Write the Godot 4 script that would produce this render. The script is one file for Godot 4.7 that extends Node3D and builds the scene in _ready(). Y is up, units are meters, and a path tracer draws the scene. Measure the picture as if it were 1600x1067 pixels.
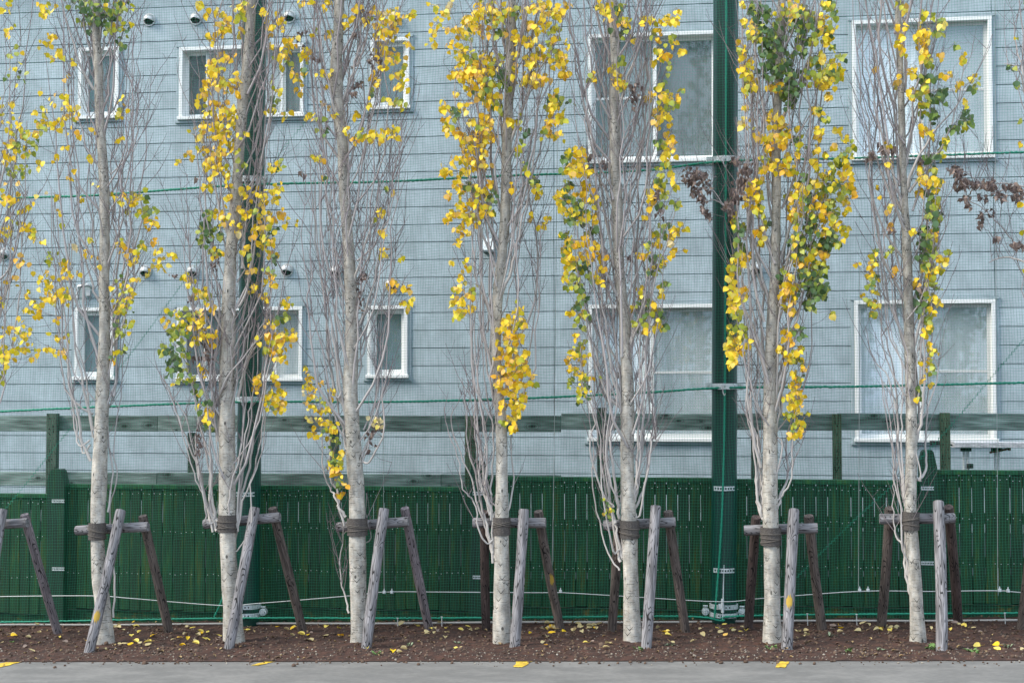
extends Node3D

# ---------------------------------------------------------------- constants of the place
const FOCAL := 2300.0          # focal length in pixels of a 1600 x 1067 picture
const EYE := 1.7
const YAW := 8.2
const TREE_D := 10.23          # distances of the parallel rows from the camera, along world -z
const NET_D := 10.98
const FENCE_D := 11.22
const RAIL_D := 11.75
const WALL_D := 14.35
const ROAD_D := 9.5
const SLOPE := 0.0262

var rng := RandomNumberGenerator.new()
var names := {}
var M := {}
var leaf_mats: Array = []
var leaf_meshes: Array = []
var leaf_colors: Array = []


func ground_y(x: float) -> float:
	return 0.047 + SLOPE * x


# a pixel of the 1600 x 1067 photograph and a row's distance -> a point of the world
func pt(px: float, py: float, d: float) -> Vector3:
	var p := atan(91.5 / FOCAL)
	var x := (px - 800.0) / FOCAL
	var y := (533.5 - py) / FOCAL
	var v := Vector3(x, y * cos(p) + sin(p), -(cos(p) - y * sin(p)))
	v = Basis(Vector3.UP, deg_to_rad(YAW)) * v
	return Vector3(0, EYE, 0) + v * (d / -v.z)


func numbered(n: String) -> String:
	if not names.has(n):
		names[n] = 0
		return n
	names[n] += 1
	return "%s_%03d" % [n, names[n]]


func tag(o: Node, label: String, category := "", group := "", kind := "") -> Node:
	if label: o.set_meta("label", label)
	if category: o.set_meta("category", category)
	if group: o.set_meta("group", group)
	if kind: o.set_meta("kind", kind)
	return o


func thing(called: String, at: Vector3, label: String, category: String, group := "") -> Node3D:
	var o := Node3D.new()
	o.name = numbered(called)
	o.position = at
	add_child(o)
	tag(o, label, category, group)
	return o


func part(called: String, mesh: Mesh, mat: Material, parent: Node, at := Transform3D()) -> MeshInstance3D:
	var o := MeshInstance3D.new()
	o.name = numbered(called) if parent == self else called
	o.mesh = mesh
	o.material_override = mat
	o.transform = at
	parent.add_child(o, true)
	return o


# ---------------------------------------------------------------- mesh builder
class MB:
	var v := PackedVector3Array()
	var n := PackedVector3Array()
	var uv := PackedVector2Array()
	var c := PackedColorArray()
	var idx := PackedInt32Array()

	func tri(a: int, b: int, d: int) -> void:
		idx.append(a); idx.append(b); idx.append(d)

	func vert(p: Vector3, q: Vector3, t: Vector2, col: Color) -> int:
		v.append(p); n.append(q); uv.append(t); c.append(col)
		return v.size() - 1

	func face(pts: Array, q: Vector3, col := Color.WHITE) -> void:   # corners in clockwise order seen from outside
		var b := v.size()
		for p in pts:
			vert(p, q, Vector2(p.x, p.y), col)
		for k in range(1, pts.size() - 1):
			tri(b, b + k, b + k + 1)

	func tube(ps: PackedVector3Array, rs: PackedFloat32Array, sides: int, col0: Color, col1: Color, uvs := Vector2(1, 1), uvo := Vector2.ZERO, cap0 := false, cap1 := false, wob := 0.0, seed_ := 0.0) -> void:
		var m := ps.size()
		var t := (ps[1] - ps[0]).normalized()
		var u := t.cross(Vector3(0.31, 0.2, 0.93)).normalized()
		var base := v.size()
		var along := 0.0
		for i in m:
			var t2 := (ps[mini(i + 1, m - 1)] - ps[maxi(i - 1, 0)]).normalized()
			u = (u - t2 * u.dot(t2)).normalized()
			var w := t2.cross(u)
			if i: along += ps[i].distance_to(ps[i - 1])
			var col := col0.lerp(col1, float(i) / (m - 1))
			for j in sides + 1:
				var a := TAU * j / sides
				var q := u * cos(a) + w * sin(a)
				var r := rs[i]
				if wob > 0.0:
					r *= 1.0 + wob * (sin(a * 2.0 + along * 9.0 + seed_) * 0.6 + sin(a * 3.0 - along * 23.0 + seed_ * 2.0) * 0.4)
				vert(ps[i] + q * r, q, Vector2(float(j) / sides * uvs.x, along * uvs.y) + uvo, col)
		for i in m - 1:
			for j in sides:
				var p := base + i * (sides + 1) + j
				var s := p + sides + 1
				tri(p, s, s + 1)
				tri(p, s + 1, p + 1)
		if cap0: disc(ps[0], (ps[0] - ps[1]).normalized(), rs[0], sides, col0)
		if cap1: disc(ps[m - 1], (ps[m - 1] - ps[m - 2]).normalized(), rs[m - 1], sides, col1)

	func disc(p: Vector3, q: Vector3, r: float, sides: int, col := Color.WHITE) -> void:
		var u := q.cross(Vector3(0.31, 0.2, 0.93)).normalized()
		var w := q.cross(u)
		var b := vert(p, q, Vector2(0.5, 0.5), col)
		for j in sides + 1:
			var a := TAU * j / sides
			vert(p + (u * cos(a) + w * sin(a)) * r, q, Vector2(0.5 + 0.1 * cos(a), 0.5 + 0.1 * sin(a)), col)
		for j in sides:
			tri(b, b + 2 + j, b + 1 + j)

	# a convex outline (counter-clockwise in x, y) pushed along local z from 0 to length
	func prism(poly: PackedVector2Array, at: Transform3D, length: float, col := Color.WHITE) -> void:
		var m := poly.size()
		for k in m:
			var a := poly[k]
			var b := poly[(k + 1) % m]
			var q := at.basis * Vector3(b.y - a.y, a.x - b.x, 0)
			face([at * Vector3(a.x, a.y, 0), at * Vector3(a.x, a.y, length), at * Vector3(b.x, b.y, length), at * Vector3(b.x, b.y, 0)], q.normalized(), col)
		var top := []
		var bottom := []
		for k in m:
			bottom.append(at * Vector3(poly[k].x, poly[k].y, 0))
			top.append(at * Vector3(poly[m - 1 - k].x, poly[m - 1 - k].y, length))
		face(bottom, -at.basis.z.normalized(), col)
		face(top, at.basis.z.normalized(), col)

	# a box with small chamfers along its longest direction (axis 0, 1, 2), centred
	func box(at: Vector3, size: Vector3, ch := 0.0, axis := 1, col := Color.WHITE, turn := Basis()) -> void:
		var bs := Basis()
		var w := size.x
		var h := size.z
		if axis == 1: bs = Basis(Vector3(0, 0, 1), Vector3(1, 0, 0), Vector3(0, 1, 0))
		elif axis == 0: bs = Basis(Vector3(0, 1, 0), Vector3(0, 0, 1), Vector3(1, 0, 0))
		if axis == 1: w = size.z; h = size.x
		elif axis == 0: w = size.y; h = size.z
		else: w = size.x; h = size.y
		var l := size[axis]
		var poly := PackedVector2Array()
		var x := w / 2
		var y := h / 2
		if ch > 0.0:
			poly = PackedVector2Array([Vector2(-x + ch, -y), Vector2(x - ch, -y), Vector2(x, -y + ch), Vector2(x, y - ch), Vector2(x - ch, y), Vector2(-x + ch, y), Vector2(-x, y - ch), Vector2(-x, -y + ch)])
		else:
			poly = PackedVector2Array([Vector2(-x, -y), Vector2(x, -y), Vector2(x, y), Vector2(-x, y)])
		bs = turn * bs
		prism(poly, Transform3D(bs, at - bs.z * l / 2), l, col)

	func done() -> ArrayMesh:
		var a := []
		a.resize(Mesh.ARRAY_MAX)
		a[Mesh.ARRAY_VERTEX] = v
		a[Mesh.ARRAY_NORMAL] = n
		a[Mesh.ARRAY_TEX_UV] = uv
		a[Mesh.ARRAY_COLOR] = c
		a[Mesh.ARRAY_INDEX] = idx
		var m := ArrayMesh.new()
		m.add_surface_from_arrays(Mesh.PRIMITIVE_TRIANGLES, a)
		return m


# ---------------------------------------------------------------- textures
func noise_bytes(w: int, h: int, sx: int, sy: int, freq: float, octaves: int, seed_: int) -> PackedByteArray:
	var f := FastNoiseLite.new()
	f.seed = seed_
	f.frequency = freq
	f.noise_type = FastNoiseLite.TYPE_SIMPLEX_SMOOTH
	f.fractal_octaves = octaves
	var im := f.get_seamless_image(w / sx, h / sy)
	im.convert(Image.FORMAT_L8)
	im.resize(w, h, Image.INTERPOLATE_CUBIC)
	return im.get_data()


func tex(w: int, h: int, bytes: PackedByteArray) -> ImageTexture:
	return ImageTexture.create_from_image(Image.create_from_data(w, h, false, Image.FORMAT_RGB8, bytes))


func rgb8(r: float, g: float, b: float) -> Vector3:
	return Vector3(r, g, b)


func put(bytes: PackedByteArray, k: int, c: Vector3) -> void:
	bytes[k * 3] = int(clampf(c.x, 0, 255))
	bytes[k * 3 + 1] = int(clampf(c.y, 0, 255))
	bytes[k * 3 + 2] = int(clampf(c.z, 0, 255))


func mat(t: Texture2D, rough: float, tint := Color.WHITE, triplanar := Vector3.ZERO, bump := 0.0, vertex := false, metal := 0.0) -> StandardMaterial3D:
	var m := StandardMaterial3D.new()
	m.albedo_color = tint
	m.albedo_texture = t
	m.roughness = rough
	m.metallic = metal
	m.vertex_color_use_as_albedo = vertex
	if triplanar != Vector3.ZERO:
		m.uv1_triplanar = true
		m.uv1_world_triplanar = true
		m.uv1_scale = triplanar
	if bump > 0.0:
		m.heightmap_enabled = true
		m.heightmap_texture = t
		m.heightmap_scale = bump
	return m


func lin(r: float, g: float, b: float) -> Color:
	return Color(r, g, b).linear_to_srgb()


func bark_texture() -> ImageTexture:
	var w := 512
	var h := 1024
	var a := noise_bytes(w, h, 1, 4, 0.02, 4, 11)      # vertical blotches
	var b := noise_bytes(w, h, 4, 1, 0.06, 3, 12)      # fine horizontal wrinkles
	var c := noise_bytes(w, h, 1, 1, 0.006, 3, 13)
	var fine := noise_bytes(w, h, 1, 1, 0.25, 2, 14)
	var out := PackedByteArray()
	out.resize(w * h * 3)
	var f := PackedFloat32Array()
	f.resize(w * h)
	f.fill(1.0)
	var r := RandomNumberGenerator.new()
	r.seed = 5
	for k in 620:                                       # lenticels: short dark dashes across the trunk
		var x := r.randi_range(0, w - 1)
		var y := r.randi_range(0, h - 1)
		var l := r.randi_range(3, 12) if r.randf() < 0.85 else r.randi_range(24, 90)
		var d := r.randf_range(0.36, 0.8)
		for i in l:
			for j in (2 if l < 18 else 3):
				var q := ((y + j + int(sin(i * 0.2) * 2.0)) % h + h) % h * w + (x + i) % w
				f[q] = minf(f[q], d)
	for k in 34:                                        # chevron scars above old shoots
		var x := r.randi_range(0, w - 1)
		var y := r.randi_range(60, h - 60)
		var l := r.randi_range(18, 42)
		for i in range(-l, l + 1):
			var t := 4 + int(5.0 * (1.0 - absf(i) / l))
			for j in t:
				var yy := y + int(absf(i) * 0.9) + j
				var q := ((yy % h) + h) % h * w + ((x + i) % w + w) % w
				f[q] = minf(f[q], 0.27 + 0.25 * absf(i) / l)
	for k in 12:                                         # oval knots
		var x := r.randi_range(0, w - 1)
		var y := r.randi_range(30, h - 30)
		var rx := r.randf_range(6, 13)
		var ry := r.randf_range(9, 20)
		for j in range(-22, 23):
			for i in range(-15, 16):
				var d := sqrt(i * i / (rx * rx) + j * j / (ry * ry))
				if d < 1.0:
					var q := (((y + j) % h) + h) % h * w + ((x + i) % w + w) % w
					f[q] = minf(f[q], 0.34 + 0.3 * d)
	for k in w * h:
		var s := 0.80 + (a[k] / 255.0 - 0.5) * 0.18 + (b[k] / 255.0 - 0.5) * 0.15 + (c[k] / 255.0 - 0.5) * 0.28 + (fine[k] / 255.0 - 0.5) * 0.16
		var warm := (c[(k * 3) % (w * h)] / 255.0 - 0.5) * 10.0
		s *= f[k]
		put(out, k, Vector3(240 + warm, 236, 228 - warm) * s)
	return tex(w, h, out)


func stake_texture() -> ImageTexture:
	var w := 256
	var h := 1024
	var a := noise_bytes(w, h, 1, 5, 0.012, 2, 21)
	var g := noise_bytes(w, h, 1, 24, 0.09, 3, 22)
	var c := noise_bytes(w, h, 1, 3, 0.012, 3, 23)
	var out := PackedByteArray()
	out.resize(w * h * 3)
	for k in w * h:
		var x := k % w
		var ring := a[k] / 255.0 * 6.0 + 0.0
		var d := absf(ring - roundf(ring))            # growth rings cut by the surface: dark winding lines
		var line := smoothstep(0.035, 0.17, d)
		var patch := smoothstep(0.42, 0.6, c[k] / 255.0)
		line = lerpf(line, 1.0, patch * 0.6)
		var s := 0.86 + (g[k] / 255.0 - 0.5) * 0.42 + (c[k] / 255.0 - 0.5) * 0.25
		s *= lerpf(0.24, 1.0, line)
		put(out, k, Vector3(196, 194, 194) * s)
	return tex(w, h, out)


func plank_texture() -> ImageTexture:      # green stain worn off the grain of soft wood
	var w := 512
	var h := 512
	var g := noise_bytes(w, h, 1, 16, 0.11, 3, 31)
	var a := noise_bytes(w, h, 1, 4, 0.015, 4, 32)
	var p := noise_bytes(w, h, 1, 2, 0.05, 3, 33)
	var out := PackedByteArray()
	out.resize(w * h * 3)
	for k in w * h:
		var s := 0.86 + (g[k] / 255.0 - 0.5) * 0.75 + (a[k] / 255.0 - 0.5) * 0.4
		var worn := smoothstep(0.50, 0.74, a[k] / 255.0 * 0.55 + p[k] / 255.0 * 0.3 + g[k] / 255.0 * 0.15)
		put(out, k, Vector3(12, 74, 51).lerp(Vector3(74, 76, 34), worn * 0.8) * s)
	return tex(w, h, out)


func rail_texture() -> ImageTexture:       # grain along u, with knots
	var w := 1024
	var h := 256
	var g := noise_bytes(w, h, 20, 1, 0.1, 3, 41)
	var a := noise_bytes(w, h, 5, 1, 0.02, 4, 42)
	var out := PackedByteArray()
	out.resize(w * h * 3)
	var f := PackedFloat32Array()
	f.resize(w * h)
	f.fill(1.0)
	var r := RandomNumberGenerator.new()
	r.seed = 9
	for k in 11:
		var x := r.randi_range(0, w - 1)
		var y := r.randi_range(20, h - 20)
		var rx := r.randf_range(5, 11)
		for j in range(-30, 31):
			for i in range(-44, 45):
				var d := sqrt(i * i / (rx * rx * 2.6) + j * j / (rx * rx))
				var q := (((y + j) % h) + h) % h * w + ((x + i) % w + w) % w
				if d < 1.0: f[q] = minf(f[q], 0.3 + 0.3 * d)
				elif d < 2.6: f[q] = minf(f[q], 0.86 + 0.12 * sin(d * 9.0))
	for k in w * h:
		var s := 0.86 + (g[k] / 255.0 - 0.5) * 0.4 + (a[k] / 255.0 - 0.5) * 0.5
		put(out, k, Vector3(168, 180, 177) * s * f[k])
	return tex(w, h, out)


func siding_texture() -> ImageTexture:
	var w := 1024
	var h := 512
	var g := noise_bytes(w, h, 12, 1, 0.2, 3, 51)
	var a := noise_bytes(w, h, 1, 1, 0.006, 4, 52)
	var d := noise_bytes(w, h, 1, 8, 0.05, 3, 53)
	var out := PackedByteArray()
	out.resize(w * h * 3)
	for k in w * h:
		var s := 0.9 + (g[k] / 255.0 - 0.5) * 0.09 + (a[k] / 255.0 - 0.5) * 0.13 + (d[k] / 255.0 - 0.5) * 0.09
		put(out, k, Vector3(255, 255, 255) * s)
	return tex(w, h, out)


func grit_texture(w: int, seed_: int, low: Vector3, high: Vector3, f0: float, f1: float) -> ImageTexture:
	var a := noise_bytes(w, w, 1, 1, f0, 5, seed_)
	var b := noise_bytes(w, w, 1, 1, f1, 2, seed_ + 1)
	var c := noise_bytes(w, w, 1, 1, 0.4, 1, seed_ + 2)
	var out := PackedByteArray()
	out.resize(w * w * 3)
	for k in w * w:
		var t := clampf(a[k] / 255.0 * 0.5 + b[k] / 255.0 * 0.3 + c[k] / 255.0 * 0.2, 0, 1)
		put(out, k, low.lerp(high, smoothstep(0.25, 0.78, t)))
	return tex(w, w, out)


func materials() -> void:
	var bark := bark_texture()
	M.bark = mat(bark, 0.85, Color.WHITE, Vector3.ZERO, 0.12, true)
	M.branch = mat(null, 0.8, Color.WHITE, Vector3.ZERO, 0.0, true)
	var st := stake_texture()
	M.stake_grey = mat(st, 0.9, Color(0.76, 0.755, 0.77), Vector3.ZERO, 0.25)
	M.stake_dull = mat(st, 0.9, Color(0.72, 0.68, 0.70), Vector3.ZERO, 0.25)
	M.stake_brown = mat(st, 0.9, Color(0.58, 0.53, 0.50), Vector3.ZERO, 0.25)
	M.stake_dark = mat(st, 0.9, Color(0.49, 0.42, 0.40), Vector3.ZERO, 0.25)
	M.wrap = mat(grit_texture(128, 60, Vector3(54, 50, 48), Vector3(108, 103, 99), 0.05, 0.2), 0.95, Color.WHITE, Vector3(9, 20, 9), 0.3)
	M.twine = mat(null, 0.95, lin(0.13, 0.115, 0.10))
	var pl := plank_texture()
	M.planks = []
	for t in [Color(0.80, 1.0, 0.86), Color(0.92, 0.98, 0.84), Color(0.72, 0.92, 0.84), Color(1.0, 1.0, 0.80), Color(0.84, 0.9, 0.8)]:
		M.planks.append(mat(pl, 0.75, t, Vector3(2.3, 0.7, 2.3), 0.08))
	M.plank_trim = mat(pl, 0.6, Color(0.75, 1.15, 0.95), Vector3(0.6, 2.0, 2.0), 0.05)
	M.plinth = mat(pl, 0.85, Color(1.25, 1.0, 0.95), Vector3(0.6, 2.4, 2.0), 0.1)
	var rt := rail_texture()
	M.rails = []
	for t in [Color(0.76, 0.80, 0.80), Color(0.84, 0.88, 0.88), Color(0.69, 0.74, 0.74)]:
		M.rails.append(mat(rt, 0.9, t, Vector3(0.62, 3.1, 3.1), 0.12))
	M.rail_post = mat(st, 0.9, Color(0.46, 0.55, 0.50), Vector3(4.0, 0.9, 4.0), 0.1)
	M.rail_post_olive = mat(st, 0.9, Color(0.50, 0.58, 0.46), Vector3(4.0, 0.9, 4.0), 0.1)
	var sd := siding_texture()
	M.siding = []
	for t in [0.985, 1.0, 1.012]:
		var k: float = t
		M.siding.append(mat(sd, 0.62, Color(0.70 * k, 0.765 * k, 0.80 * k), Vector3(0.45, 0.9, 0.45), 0.06))
	M.backing = mat(null, 0.9, lin(0.10, 0.13, 0.15))
	M.casing = mat(sd, 0.6, Color(0.68, 0.745, 0.78), Vector3(0.45, 0.9, 0.45), 0.0)
	M.white = mat(null, 0.4, lin(0.78, 0.80, 0.80))
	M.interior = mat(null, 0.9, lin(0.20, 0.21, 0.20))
	M.curtain = mat(null, 0.9, lin(0.86, 0.89, 0.92))
	M.curtain_grey = mat(null, 0.9, lin(0.72, 0.78, 0.80))
	M.blind_teal = mat(null, 0.5, lin(0.12, 0.21, 0.235))
	M.blind_dark = mat(null, 0.6, lin(0.16, 0.20, 0.20))
	M.glass = mat(null, 0.02, Color(0.9, 0.97, 1.0, 0.06))
	M.glass.transparency = BaseMaterial3D.TRANSPARENCY_ALPHA
	M.glass.metallic_specular = 0.7
	M.glass.metallic = 0.17
	M.glass_bright = M.glass.duplicate()
	M.glass_bright.metallic = 0.34
	M.glass_small = M.glass.duplicate()
	M.glass_small.metallic = 0.05
	M.screen = mat(null, 0.9, Color(0.28, 0.33, 0.34, 0.18))
	M.screen.transparency = BaseMaterial3D.TRANSPARENCY_ALPHA
	M.steel = mat(null, 0.32, lin(0.55, 0.56, 0.56), Vector3.ZERO, 0.0, false, 0.4)
	M.galv = mat(grit_texture(128, 70, Vector3(185, 195, 200), Vector3(235, 242, 244), 0.06, 0.2), 0.5, Color.WHITE, Vector3(6, 6, 6), 0.0, false, 0.12)
	M.dark = mat(null, 0.8, lin(0.02, 0.022, 0.024))
	M.pole = mat(null, 0.3, lin(0.002, 0.042, 0.033))
	M.pole.clearcoat_enabled = true
	M.pole.clearcoat = 0.15
	M.post_green = mat(pl, 0.6, Color(0.42, 0.84, 0.86), Vector3(3.0, 0.6, 3.0), 0.05)
	M.net = mat(null, 0.7, lin(0.018, 0.26, 0.15))
	M.rope = mat(null, 0.6, lin(0.006, 0.23, 0.145))
	M.cord = mat(null, 0.7, lin(0.34, 0.38, 0.37))
	M.wire = mat(null, 0.45, lin(0.55, 0.58, 0.58), Vector3.ZERO, 0.0, false, 0.3)
	M.conduit = mat(null, 0.6, lin(0.42, 0.41, 0.39))
	M.rust = mat(null, 0.9, lin(0.16, 0.07, 0.035))
	M.scaffold = mat(grit_texture(256, 72, Vector3(165, 165, 170), Vector3(232, 232, 236), 0.03, 0.12), 0.85, Color.WHITE, Vector3(1.1, 6.0, 3.0), 0.1)
	M.asphalt = mat(grit_texture(1024, 80, Vector3(98, 97, 95), Vector3(122, 120, 117), 0.008, 0.06), 0.9, Color.WHITE, Vector3(0.25, 0.25, 0.5), 0.12)
	M.soil = mat(grit_texture(1024, 90, Vector3(36, 22, 17), Vector3(80, 51, 39), 0.012, 0.06), 0.95, Color.WHITE, Vector3(0.8, 0.8, 0.8), 0.8)
	M.gravel = mat(grit_texture(512, 95, Vector3(50, 48, 44), Vector3(92, 89, 83), 0.03, 0.2), 0.95, Color.WHITE, Vector3(0.6, 0.6, 0.6), 0.6)
	M.paint = mat(grit_texture(256, 97, Vector3(165, 135, 40), Vector3(225, 190, 60), 0.03, 0.15), 0.8, Color.WHITE, Vector3(1.5, 1.5, 1.5))
	M.spray = mat(null, 0.8, lin(0.42, 0.27, 0.04))
	M.debris = mat(null, 0.95, Color.WHITE, Vector3.ZERO, 0.0, true)
	M.weed = mat(null, 0.8, lin(0.12, 0.22, 0.06))
	M.weed_grey = mat(null, 0.85, lin(0.22, 0.27, 0.17))
	# leaf colours, linear: 0-4 yellows, 5-6 orange, 7-9 yellow-green, 10-12 greens, 13-14 withered
	leaf_colors = [
		Color(0.92, 0.645, 0.022), Color(0.95, 0.72, 0.05), Color(0.88, 0.58, 0.02), Color(0.93, 0.76, 0.17), Color(0.78, 0.65, 0.025),
		Color(0.82, 0.44, 0.025), Color(0.88, 0.56, 0.13), Color(0.52, 0.52, 0.035), Color(0.33, 0.40, 0.045), Color(0.46, 0.51, 0.10),
		Color(0.15, 0.255, 0.055), Color(0.075, 0.15, 0.05), Color(0.125, 0.225, 0.10), Color(0.17, 0.128, 0.118), Color(0.32, 0.245, 0.215),
		Color(0.62, 0.52, 0.27), Color(0.72, 0.61, 0.33)]
	for c in leaf_colors:
		var m := mat(null, 0.55, c.linear_to_srgb())
		m.backlight_enabled = true
		m.backlight = Color(0.8, 0.8, 0.8)
		m.vertex_color_use_as_albedo = true
		leaf_mats.append(m)
	M.leaf_many = mat(null, 0.55, Color.WHITE, Vector3.ZERO, 0.0, true)
	M.leaf_many.backlight_enabled = true
	M.leaf_many.backlight = Color(0.7, 0.7, 0.7)


# ---------------------------------------------------------------- leaves
func leaf_mesh(fold: float, curl: float, wide: float, stalk := true) -> ArrayMesh:
	var mid := [Vector2(0, 0), Vector2(0, 0.3), Vector2(0, 0.65), Vector2(0, 1.0)]
	var edge := [Vector2(0.20, -0.02), Vector2(0.38, 0.12), Vector2(0.45, 0.36), Vector2(0.34, 0.62), Vector2(0.13, 0.85)]
	var ps: Array[Vector3] = []
	for q in mid: ps.append(Vector3(q.x, q.y, -curl * q.y * q.y))
	for s in [1, -1]:
		for q in edge:
			ps.append(Vector3(q.x * wide * s, q.y, absf(q.x) * fold - curl * q.y * q.y + 0.03 * sin(q.y * 12.0 + s)))
	var ts := []
	for s in 2:
		var e := 4 + s * 5
		for t in [[0, e, e + 1], [0, e + 1, 1], [1, e + 1, e + 2], [1, e + 2, e + 3], [1, e + 3, 2], [2, e + 3, e + 4], [2, e + 4, 3]]:
			ts.append(t if s == 0 else [t[0], t[2], t[1]])
	var mb := MB.new()
	var ns: Array[Vector3] = []
	for q in ps: ns.append(Vector3.ZERO)
	for t in ts:
		var q: Vector3 = (ps[t[1]] - ps[t[0]]).cross(ps[t[2]] - ps[t[0]])
		for k in 3: ns[t[k]] += q
	for k in ps.size():
		mb.vert(ps[k], ns[k].normalized(), Vector2(ps[k].x, ps[k].y), Color(0.96, 1.0, 0.95) if k < 3 else Color(1.0, 0.98 - 0.10 * rng.randf(), 0.9) * (0.72 + 0.28 * rng.randf()) if k == 3 else Color(1.0, 0.97 - 0.09 * rng.randf(), 0.9))
	for t in ts: mb.tri(t[0], t[2], t[1])
	if stalk:
		mb.tube(PackedVector3Array([Vector3(0, -0.55, 0.14), Vector3(0, -0.25, 0.05), Vector3(0, 0.02, 0)]), PackedFloat32Array([0.016, 0.016, 0.016]), 3, Color(0.9, 0.8, 0.6), Color(0.9, 0.8, 0.6))
	return mb.done()


func pick(pal: String) -> int:
	var r := rng.randf()
	match pal:
		"Y": return [0, 0, 1, 1, 0, 2, 3, 4, 4, 1, 6, 7][rng.randi_range(0, 11)]
		"O": return [2, 5, 6, 2, 0, 0, 2][rng.randi_range(0, 6)]
		"M": return [0, 7, 7, 8, 8, 9, 9, 9, 10, 12, 4, 8][rng.randi_range(0, 11)]
		"G": return [10, 11, 12, 10, 11, 8, 12, 9, 10, 11, 12][rng.randi_range(0, 10)]
		"B": return 13 if r < 0.65 else 14
		"L": return [3, 16, 15, 16, 3, 15][rng.randi_range(0, 5)]
	return 0


func leaf_basis(s: float, dead := false) -> Basis:
	var d := Vector3(rng.randfn(0, 0.5), -0.9 + rng.randfn(0, 0.35), rng.randfn(0, 0.45))
	if rng.randf() < 0.12 and not dead: d.y = absf(d.y) * 0.4
	d = d.normalized()
	var q := Vector3(rng.randfn(0, 0.6), 0.25 + rng.randfn(0, 0.45), 1.0 if rng.randf() < 0.75 else -0.6)
	q = (q - d * q.dot(d)).normalized()
	return Basis(d.cross(q), d, q) * s


# ---------------------------------------------------------------- trees
class Net:                                   # the points of a tree's wood, in cells, so that leaves find the shoot next to them
	var cell := 0.1
	var at := {}
	var pts := PackedVector3Array()

	func add(p: Vector3) -> void:
		pts.append(p)
		var k := Vector3i((p / cell).floor())
		if not at.has(k): at[k] = PackedInt32Array()
		at[k].append(pts.size() - 1)

	func near(p: Vector3, reach: float) -> Vector3:      # the best point to grow from: near, and rather below than above
		var best := Vector3.INF
		var low := reach
		var k := Vector3i((p / cell).floor())
		var n := ceili(reach / cell)
		for x in range(-n, n + 1):
			for z in range(-n, n + 1):
				for y in range(-n - 1, n):
					var c := k + Vector3i(x, y, z)
					if at.has(c):
						for i in at[c]:
							var v := p - pts[i]
							var d := v.length() + maxf(0.0, -v.y) * 1.5 - clampf(v.y, 0.0, 0.15) * 0.4
							if d < low:
								low = d
								best = pts[i]
		return best


func line_px(s: String, d: float, bow := 0.0) -> PackedVector3Array:
	var out := PackedVector3Array()
	var bits := s.split(" ", false)
	for i in bits.size():
		var q := bits[i].split(",")
		out.append(pt(float(q[0]), float(q[1]), d - bow * minf(1.0, i / 2.0)))
	return out


func smooth(ps: PackedVector3Array, sub: int) -> PackedVector3Array:
	var out := PackedVector3Array()
	for i in ps.size() - 1:
		var a := ps[maxi(i - 1, 0)]
		var d := ps[mini(i + 2, ps.size() - 1)]
		for k in sub:
			out.append(ps[i].cubic_interpolate(ps[i + 1], a, d, float(k) / sub))
	out.append(ps[ps.size() - 1])
	return out


func shoot(mb: MB, net: Net, start: Vector3, dir: Vector3, length: float, r0: float, r1: float, segs: int, c0: Color, c1: Color, lift: float, sides := 4) -> PackedVector3Array:
	var ps := PackedVector3Array([start])
	var rs := PackedFloat32Array([r0])
	var d := dir.normalized()
	var p := start
	for i in segs:
		d = (d + Vector3.UP * lift + Vector3(rng.randfn(0, 0.10), rng.randfn(0, 0.04), rng.randfn(0, 0.10))).normalized()
		p += d * length / segs
		ps.append(p)
		rs.append(lerpf(r0, r1, float(i + 1) / segs))
	mb.tube(ps, rs, sides, c0, c1)
	for q in ps: net.add(q)
	return ps


const PALE := Color(0.45, 0.42, 0.41)
const MID := Color(0.27, 0.235, 0.24)
const FINE := Color(0.13, 0.10, 0.112)


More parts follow.
